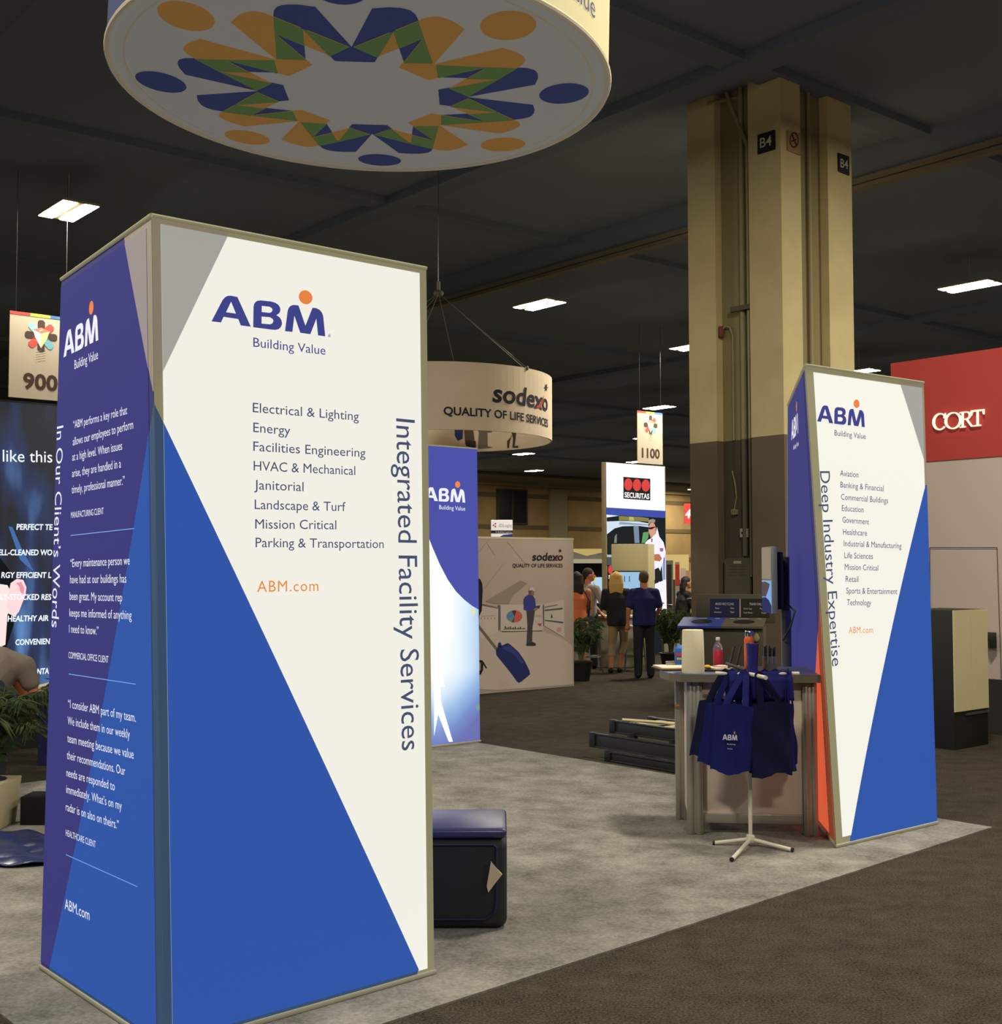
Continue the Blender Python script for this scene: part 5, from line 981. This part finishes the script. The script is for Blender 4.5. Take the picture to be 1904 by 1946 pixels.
# crumpled dark blue plastic sheet
b = MB(); V = []; nx_, ny_ = 26, 20
for j in range(ny_+1):
    for i in range(nx_+1):
        x = -4.0+i/nx_*1.38; y = 7.3+j/ny_*.84+.05*sin(i*.5); V.append(Vector((x, y, CZ+.018+.012*sin(i*1.1+j*.7)+.01*sin(i*.37-j*1.7)+.008*sin(j*2.3))))
F = [(j*(nx_+1)+i, j*(nx_+1)+i+1, (j+1)*(nx_+1)+i+1, (j+1)*(nx_+1)+i) for j in range(ny_) for i in range(nx_)]
b.add(V, F, mat('dark blue plastic', (44, 52, 92), .3, spec=.5)); o = solo(b, 'plastic_sheet', 'crumpled dark blue plastic sheet on the carpet in front of the planter', 'sheet'); md = o.modifiers.new('thick', 'SOLIDIFY'); md.thickness = .006; md.offset = -1
# ================================================================== PALMS
m_leaf = mat('palm leaf', (74, 92, 54), .6, noise=.35, scale=6, spec=.3); m_stem = mat('palm stem', (88, 92, 56), .7); m_soil = mat('potting soil', (38, 32, 26), .95)
def palm(label, loc, h, spread, nfr, pot, seed, cat='palm', nl=18, lw=.0075):
    rnd = random.Random(seed); t = thing('potted_palm', label, cat, loc, 0); R = T(t); kind, r0, ph_, mt = pot
    b = MB(R)
    if kind == 'square': b.prism([Vector((x*r0*.86, y*r0*.86, 0)) for x, y in ((-1, -1), (1, -1), (1, 1), (-1, 1))], [Vector((x*r0, y*r0, ph_)) for x, y in ((-1, -1), (1, -1), (1, 1), (-1, 1))], mt)
    else: b.lathe([(r0*.75, 0), (r0, ph_*.92), (r0*1.06, ph_*.93), (r0*1.06, ph_), (r0*.95, ph_)], mt, seg=24)
    b.build('pot', t, bev=.006 if kind == 'square' else 0)
    b = MB(R); b.lathe([(r0*.8, ph_-.03), (r0*.8, ph_+.006), (.01, ph_+.012)], m_soil, seg=16); b.build('soil', t)
    bs, bl = MB(R), MB(R)
    for k in range(nfr):
        a = 2*pi*k/nfr+rnd.uniform(-.35, .35); L = h*rnd.uniform(.65, 1.05); out = spread*rnd.uniform(.45, 1.0); pts = []
        for i in range(13):
            s = i/12; rr = .03+out*s**1.5; z = ph_+L*(s-.38*s**3*rnd.uniform(.85, 1.15)); pts.append(Vector((rr*cos(a), rr*sin(a), z)))
        bs.tube(pts, [.008*(1-.75*i/12) for i in range(13)], m_stem, 5)
        for i in range(nl):
            s = .22+.78*i/nl; q = s*12; i0 = min(int(q), 11); p = pts[i0].lerp(pts[i0+1], q-i0); tg = (pts[i0+1]-pts[i0]).normalized(); sd_ = tg.cross(UP); sd_ = sd_.normalized() if sd_.length > .01 else Vector((1, 0, 0))
            ln_ = (.30-.16*abs(s-.5))*h*.6*rnd.uniform(.8, 1.1)
            for sg in (-1, 1):
                d = (sd_*sg*.75+tg*.62+UP*rnd.uniform(-.1, .22)).normalized(); wv = tg.cross(d).cross(d).normalized()*lw*rnd.uniform(.8, 1.2); m1 = p+d*ln_*.5-UP*.02*h; m2 = p+d*ln_-UP*.10*h*rnd.uniform(.5, 1.3)
                bl.add([p, m1+wv, m2, m1-wv], [(0, 1, 2), (0, 2, 3)], m_leaf)
    bs.build('stems', t); bl.build('foliage', t, smooth=0)
    return t
m_tanpot = mat('tan planter', (170, 158, 126), .8, noise=.06, scale=8); m_bpot = mat('black pot', (26, 25, 24), .5)
palm('big green palm in a square tan planter at the left edge', (-3.50, 8.42, CZ), .95, .56, 34, ('square', .19, .31, m_tanpot), 3, nl=24)
q = onz(80, 1510, 0); palm('smaller palm behind the planter, against the left tower', (-3.42, 10.35, 0), .80, .36, 16, ('round', .16, .3, m_bpot), 5)
q = onz(1101, 1296, 0); palm('bushy palm at the right end of the mural wall', (q.x+.04, q.y+.2, 0), 1.0, .36, 22, ('round', .17, .3, m_bpot), 8, nl=20)
q = onz(1270, 1272, 0); palm('palm in a black pot right of the man in navy', (q.x+.05, q.y, 0), 1.15, .42, 18, ('round', .19, .28, m_bpot), 11, nl=20)
# ================================================================== STOOLS
m_seat = mat('white stool seat', (196, 188, 168), .5); m_chr = mat('stool chrome', (150, 146, 138), .25, metal=.9)
def stool(label, x, y, h, rz=0):
    t = thing('bar_stool', label, 'stool', (x, y, 0), rz, 'bar stools at the pale counter'); R = T(t)
    b = MB(R); b.box((0, 0, h), (.34, .34, .05), m_seat); b.build('seat', t, bev=.015); L = []
    for sx in (-1, 1):
        for sy in (-1, 1):
            b = MB(R); b.tube([Vector((sx*.13, sy*.13, h-.03)), Vector((sx*.19, sy*.19, .0))], .014, m_chr, 8); b.build('leg', t)
    b = MB(R); k = .17; pts = [Vector((-k, -k, .25)), Vector((k, -k, .25)), Vector((k, k, .25)), Vector((-k, k, .25)), Vector((-k, -k, .25))]; b.tube(pts, .011, m_chr, 8); b.build('footrest', t)
    pass
q = onz(1122, 1276, 0); stool('chrome bar stool beside the bushy palm, at the left end of the pale counter', q.x, q.y, .72)
q = onz(1203, 1283, 0); stool('chrome bar stool between the blonde person and the one in navy', q.x+.08, q.y+.85, .74, .2)
# ================================================================== PEOPLE
m_sk = mat('skin', (206, 148, 116), .55, spec=.3); m_sk2 = mat('warm skin', (192, 120, 84), .55, spec=.3); m_eye = mat('eye', (30, 24, 22), .3)
def remesh(o, vx, sm=3):
    r = o.modifiers.new('join', 'REMESH'); r.mode = 'VOXEL'; r.voxel_size = vx; r.use_smooth_shade = True
    s_ = o.modifiers.new('soften', 'SMOOTH'); s_.iterations = sm; s_.factor = .5
def hand(mb, w_, d, side, mt, sc=1.0):
    """palm, four bent fingers and a thumb set on its side; d points from the wrist to the fingers"""
    d = Vector(d).normalized(); up = Vector((0, 0, 1)) if abs(d.z) < .9 else Vector((0, 1, 0)); s_ = d.cross(up).normalized(); n = s_.cross(d)
    mb.limb([w_, w_+d*.05*sc, w_+d*.085*sc], [.026*sc, .032*sc, .034*sc], mt); p = w_+d*.085*sc
    for k in range(4):
        L = (.07, .08, .075, .058)[k]*sc; o = p+s_*(-.03+.02*k)*sc; mb.limb([o-d*.02, o+d*L*.5+n*.004, o+d*L*.9-n*.018*sc], [.0095*sc, .009*sc, .0075*sc], mt)
    mb.limb([w_+d*.03*sc-s_*.024*sc*side, w_+d*.07*sc-s_*.05*sc*side, w_+d*.1*sc-s_*.05*sc*side], [.013*sc, .011*sc, .009*sc], mt)
def person(label, loc, rz, H, J, cl, vx=.014):
    """J: joints in metres for a 1.75 m figure facing +y; cl: clothing meshes by name (mb builder functions)"""
    t = thing('person', label, 'person', loc, rz); R = T(t) @ Matrix.Scale(H/1.75, 4); sk = cl['skin']
    b = MB(R); g = lambda k: Vector(J[k])
    b.limb([g('pelvis'), g('waist'), g('chest'), g('neck0')], [.12, .11, .125, .07], sk); b.limb([g('neck0'), g('neck1')], [.058, .055], sk)
    hd = g('head'); fw = Vector(J['face']).normalized(); yaw = Matrix.Rotation(math.atan2(-fw.x, fw.y), 3, 'Z')
    b.ell(hd, (.073, .095, .115), sk, 16, 12, yaw); b.ell(hd+fw*.055-UP*.06, (.052, .045, .055), sk, 12, 8, yaw); b.limb([hd+fw*.09-UP*.0, hd+fw*.115-UP*.025], [.012, .016], sk); b.ell(hd+fw*.093-UP*.055, (.024, .012, .008), sk, 8, 6, yaw)
    sx = yaw @ Vector((1, 0, 0))
    for s_ in (-1, 1): b.ell(hd+sx*.075*s_-UP*.01, (.012, .022, .032), sk, 8, 6, yaw)
    for s_ in 'lr':
        b.limb([g('sh'+s_), g('el'+s_), g('wr'+s_)], [.055, .042, .028], sk); hand(b, g('wr'+s_), g('wr'+s_)-g('el'+s_) if 'hd'+s_ not in J else Vector(J['hd'+s_]), 1 if s_ == 'r' else -1, sk)
        b.limb([g('hp'+s_), g('kn'+s_), g('an'+s_)], [.085, .055, .042], sk); d = Vector(J.get('ft'+s_, (0, .14, -.03))); b.limb([g('an'+s_)-UP*.03, g('an'+s_)-UP*.045+d], [.045, .034], sk)
    o = b.build('body', t); remesh(o, .011)
    b = MB(R)
    for s_ in (-1, 1): b.ell(hd+fw*.088+sx*.032*s_+UP*.012, (.011, .006, .007), m_eye, 8, 6, yaw)
    b.build('eyes', t)
    for nme, fn in cl.items():
        if nme in ('skin',): continue
        fn, fl = fn if isinstance(fn, tuple) else (fn, vx)
        b = MB(R); fn(b, g); o = b.build(nme.split('_right')[0], t)
        if fl: remesh(o, fl, 2)
    return t
STAND = dict(pelvis=(0, 0, .96), waist=(0, 0, 1.1), chest=(0, 0, 1.3), neck0=(0, 0, 1.43), neck1=(0, .015, 1.53), head=(0, .03, 1.635), face=(0, 1, 0),
             shl=(-.19, 0, 1.41), shr=(.19, 0, 1.41), ell=(-.25, -.02, 1.12), elr=(.25, -.02, 1.12), wrl=(-.255, .05, .88), wrr=(.255, .05, .88),
             hpl=(-.09, 0, .92), hpr=(.09, 0, .92), knl=(-.10, .01, .5), knr=(.10, .01, .5), anl=(-.105, 0, .09), anr=(.105, 0, .09))
def top(mt, sleeve=.55, hem=.88, bulk=1.0, sw=1.0):
    def f(b, g):
        c = g('chest'); w_ = g('waist'); p = g('pelvis'); n0 = g('neck0')
        b.loft([(p+UP*(hem-.96), .185*bulk*sw, .135*bulk), (w_, .175*bulk*sw, .13*bulk), (c, .20*bulk*sw, .135*bulk), (c.lerp(n0, .55), .155*sw, .115), (n0+UP*.02, .075, .07)], mt)
        for s_ in 'lr':
            sh, el, wr = g('sh'+s_), g('el'+s_), g('wr'+s_); b.limb([n0-UP*.01, sh.lerp(n0, .45)-UP*.012, sh-UP*.015], [.07, .072, .066], mt)
            if sleeve <= 1: b.limb([sh-UP*.01, sh.lerp(el, sleeve)], [.07, .064], mt)
            else: b.limb([sh-UP*.01, el, el.lerp(wr, sleeve-1)], [.07, .056, .043], mt)
    return f
def trousers(mt, length=1.0, bulk=1.0):
    def f(b, g):
        p = g('pelvis'); b.loft([(p-UP*.12, .15*bulk, .115*bulk), (p-UP*.05, .158*bulk, .12*bulk), (p+UP*.03, .145*bulk, .11*bulk)], mt)
        for s_ in 'lr': b.limb([g('hp'+s_), g('kn'+s_), g('kn'+s_).lerp(g('an'+s_), length)], [.095*bulk, .076*bulk, .064*bulk], mt)
    return f
def shoe(mt, side):
    def f(b, g):
        a = g('an'+side); b.limb([a-UP*.035-Vector((0, .02, 0)), a+Vector((0, .15, -.045))], [.05, .04], mt)
    return (f, .012)
def hair(mt, kind):
    def f(b, g):
        h = g('head'); fw = Vector(FACE[0]).normalized(); bk = -fw
        b.ell(h+UP*.03+bk*.018, (.082, .10, .10), mt, 16, 10, Matrix.Rotation(math.atan2(-fw.x, fw.y), 3, 'Z'))
        if kind == 'short': b.ell(h+bk*.04-UP*.02, (.07, .06, .07), mt, 12, 8)
        if kind == 'long':
            sx = fw.cross(UP)
            for k in range(-3, 4): b.limb([h+sx*.022*k+bk*.05+UP*.04, h+sx*.03*k+bk*.085-UP*.1, h+sx*.028*k+bk*.09-UP*.24, h+sx*.022*k+bk*.085-UP*(.34-.02*abs(k))], [.045, .042, .034, .012], mt)
    return (f, .011)
FACE = [(0, 1, 0)]
def gp(x, y): q = onz(x, y, 0); return (q.x, q.y, 0)
m_navy = mat('navy polo cloth', (34, 36, 84), .9, bump=.1, scale=60); m_blk = mat('black trouser cloth', (40, 39, 43), .9); m_shoe = mat('black leather', (22, 20, 20), .5)
x, y, _ = gp(1225, 1289)
J = dict(STAND); J.update(ell=(-.265, -.03, 1.13), elr=(.26, .0, 1.14), wrl=(-.27, .03, .9), wrr=(.22, .16, 1.0))
person('person in a navy polo and black trousers seen from behind at the screen', (x, y, 0), .08, 1.68, J, {'skin': m_sk2, 'shirt': top(m_navy, .8, .86, 1.1, .98), 'trousers': trousers(m_blk, 1, 1.05), 'shoe': shoe(m_shoe, 'l'), 'shoe_right': shoe(m_shoe, 'r'), 'hair': hair(mat('brown hair', (86, 66, 44), .7), 'short')})
x, y, _ = gp(1172, 1279)
J = dict(STAND); J.update(pelvis=(.03, -.02, .94), hpl=(-.05, -.02, .9), hpr=(.12, 0, .9), knl=(-.07, .02, .5), anl=(-.10, -.05, .09), knr=(.12, .14, .55), anr=(.05, .05, .09), ell=(-.24, .04, 1.14), elr=(.24, .06, 1.14), wrl=(-.12, .2, 1.08), wrr=(.14, .22, 1.06))
person('blonde person in a black jacket and tan cropped trousers at the screen', (x, y, 0), -.15, 1.66, J, {'skin': m_sk2, 'jacket': top(mat('black jacket', (38, 37, 42), .85), 1.95, .84, 1.02), 'trousers': trousers(mat('tan trousers', (164, 140, 104), .85), .45, .98), 'boot': shoe(m_shoe, 'l'), 'boot_right': shoe(m_shoe, 'r'), 'hair': hair(mat('blonde hair', (206, 164, 84), .6), 'long')})
FACE[0] = (.95, .1, 0); x, y, _ = gp(1118, 1276); y = 21.3; x = aty(1117, 1100, y).x
J = dict(STAND); J.update(face=(.95, .1, 0), head=(.02, .02, 1.635), shr=(.14, -.12, 1.40), shl=(-.06, .17, 1.41), elr=(.24, -.17, 1.14), wrr=(.40, -.1, .97), ell=(.06, .2, 1.13), wrl=(.22, .16, .98))
person('person in a pale grey shirt in profile, leaning on the pale counter', (x, y, 0), 0, 1.72, J, {'skin': m_sk2, 'shirt': top(mat('pale grey shirt', (150, 140, 130), .9), 1.8, .9, 1.02, .85), 'trousers': trousers(m_blk), 'shoe': shoe(m_shoe, 'l'), 'shoe_right': shoe(m_shoe, 'r'), 'hair': hair(mat('dark brown hair', (52, 40, 34), .7), 'short')})
FACE[0] = (.3, 1, 0); y = 20.3; x = aty(1097, 1100, y).x
J = dict(STAND); J.update(face=(.3, 1, 0), ell=(-.22, .05, 1.14), wrl=(-.12, .2, 1.05), elr=(.23, .05, 1.14), wrr=(.14, .2, 1.0)); m_org = mat('coral dress', (214, 112, 72), .85, bump=.15, scale=14)
def dress(b, g): p = g('pelvis'); c = g('chest'); b.loft([(p-UP*.42, .22, .18), (p-UP*.1, .19, .15), (g('waist'), .15, .12), (c, .18, .13), (g('neck0'), .12, .08)], m_org)
def strap(b, g): b.loft([(Vector((.2, .02, .72)), .11, .06), (Vector((.2, .02, .96)), .10, .055), (Vector((.19, .02, 1.0)), .08, .04)], mat('navy shoulder bag', (32, 40, 70), .7)); b.tube([Vector((.2, .03, .98)), Vector((.17, .09, 1.25)), Vector((.08, .06, 1.46))], .012, m_bk, 6); b.tube([Vector((.2, .0, .98)), Vector((.2, -.11, 1.25)), Vector((.09, -.05, 1.46))], .012, m_bk, 6)
person('person in a coral dress with long dark hair beside the mural wall', (x, y, 0), .1, 1.66, J, {'skin': m_sk2, 'dress': (dress, .014), 'shoulder_bag': (strap, 0), 'sandal': shoe(mat('tan leather', (140, 80, 54), .6), 'l'), 'sandal_right': shoe(mat('tan leather', (140, 80, 54), .6), 'r'), 'hair': hair(mat('near black hair', (40, 30, 28), .6), 'long')})
# seated person near the column, on a chair
y = 23.6; x = aty(1297, 1100, y).x; FACE[0] = (.9, -.25, 0)
ch = thing('chrome_chair', 'chrome chair under the seated dark-haired person near the column', 'chair', (x, y, 0), -1.45); R = T(ch); SHt = .72
b = MB(R); b.box((0, 0, SHt-.03), (.4, .4, .05), m_bk); b.build('seat', ch, bev=.012)
for sx in (-1, 1):
    for sy in (-1, 1): b = MB(R); b.tube([Vector((sx*.17, sy*.17, SHt-.05)), Vector((sx*.2, sy*.2, 0))], .013, m_chr, 8); b.build('leg', ch)
b = MB(R); b.tube([Vector((-.17, -.19, SHt)), Vector((-.17, -.24, SHt+.3)), Vector((.17, -.24, SHt+.3)), Vector((.17, -.19, SHt))], .013, m_chr, 8); b.build('backrest', ch)
dz = SHt-.12-.72-.03+.0
J = dict(pelvis=(0, 0, .80), waist=(0, 0, .94), chest=(0, .03, 1.14), neck0=(0, .04, 1.27), neck1=(0, .06, 1.36), head=(0, .09, 1.465), face=(.25, 1, 0), shl=(-.18, .03, 1.25), shr=(.18, .03, 1.25), ell=(-.23, .1, 1.0), elr=(.24, .1, 1.0), wrl=(-.12, .33, .98), wrr=(.14, .33, .98), hpl=(-.09, .04, .80), hpr=(.09, .04, .80), knl=(-.1, .42, .80), knr=(.1, .42, .78), anl=(-.1, .46, .36), anr=(.1, .48, .34))
FACE[0] = (.25, 1, 0); m_sh = mat('patterned dark top', (48, 46, 46), .9, noise=.7, scale=16)
person('seated dark-haired person in a patterned dark top near the column', (x, y, 0), -1.25, 1.72, J, {'skin': m_sk, 'top': top(m_sh, 1.6, .72, 1.05), 'trousers': trousers(m_blk), 'shoe': shoe(m_shoe, 'l'), 'shoe_right': shoe(m_shoe, 'r'), 'hair': hair(mat('dark hair', (46, 34, 30), .6), 'long')})
y = 22.7; x = aty(1313, 1130, y).x
sd_t = thing('side_table', 'dark topped table with small pale items between the seated person and column', 'table', (x, y, 0)); zt_ = aty(1311, 1137, y).z
b = MB(); b.box((x+.15, y, zt_-.02), (.4, .5, .04), m_bk); b.build('table_top', sd_t, bev=.005)
b = MB(); b.tube([Vector((x+.15, y, 0)), Vector((x+.15, y, zt_-.03))], .03, m_chr, 12); b.lathe([(.2, 0), (.2, .012), (.03, .03)], m_chr, (x+.15, y, 0), 20); b.build('pedestal', sd_t)
b = MB(); b.box((x+.08, y-.1, zt_+.03), (.16, .12, .05), m_pp); solo(b, 'paper_pile', 'pale papers on the dark table beside the seated person', 'papers', bev=.004)
# bending person at the left edge
FACE[0] = (0, .5, -.85); y = 9.3; x = aty(-36, 1290, y).x; m_gt = mat('grey brown shirt', (132, 118, 106), .9, bump=.1, scale=40)
J = dict(pelvis=(0, 0, .84), waist=(0, .09, .90), chest=(0, .24, .96), neck0=(0, .38, .95), neck1=(0, .46, .92), head=(0, .54, .85), face=(0, .5, -.85), shl=(-.20, .28, .98), shr=(.18, .28, .97), ell=(-.25, .34, .78), elr=(.25, .30, .78), wrl=(-.16, .50, .62), wrr=(.17, .44, .58), hpl=(-.09, 0, .82), hpr=(.09, 0, .82), knl=(-.11, .10, .46), knr=(.11, .10, .46), anl=(-.11, 0, .09), anr=(.11, 0, .09))
def bent(b, g):
    b.limb([g('pelvis')+UP*.02, g('waist')+UP*.0, g('chest'), g('neck0')], [.155, .16, .165, .09], m_gt)
    b.limb([g('shl'), g('chest')+UP*.05, g('shr')], [.09, .12, .09], m_gt)
    for s_ in 'lr': b.limb([g('sh'+s_), g('sh'+s_).lerp(g('el'+s_), .62)], [.085, .07], m_gt)
person('person in a grey brown shirt bending forward behind the big palm', (x, y, 0), -.15, 1.78, J, {'skin': mat('ruddy skin', (196, 112, 78), .55, spec=.3), 'shirt': (bent, .014), 'trousers': trousers(mat('dark grey trousers', (52, 54, 56), .9), 1, 1.05), 'shoe': shoe(m_shoe, 'l'), 'shoe_right': shoe(m_shoe, 'r'), 'hair': hair(mat('dark hair', (46, 34, 30), .6), 'short')})
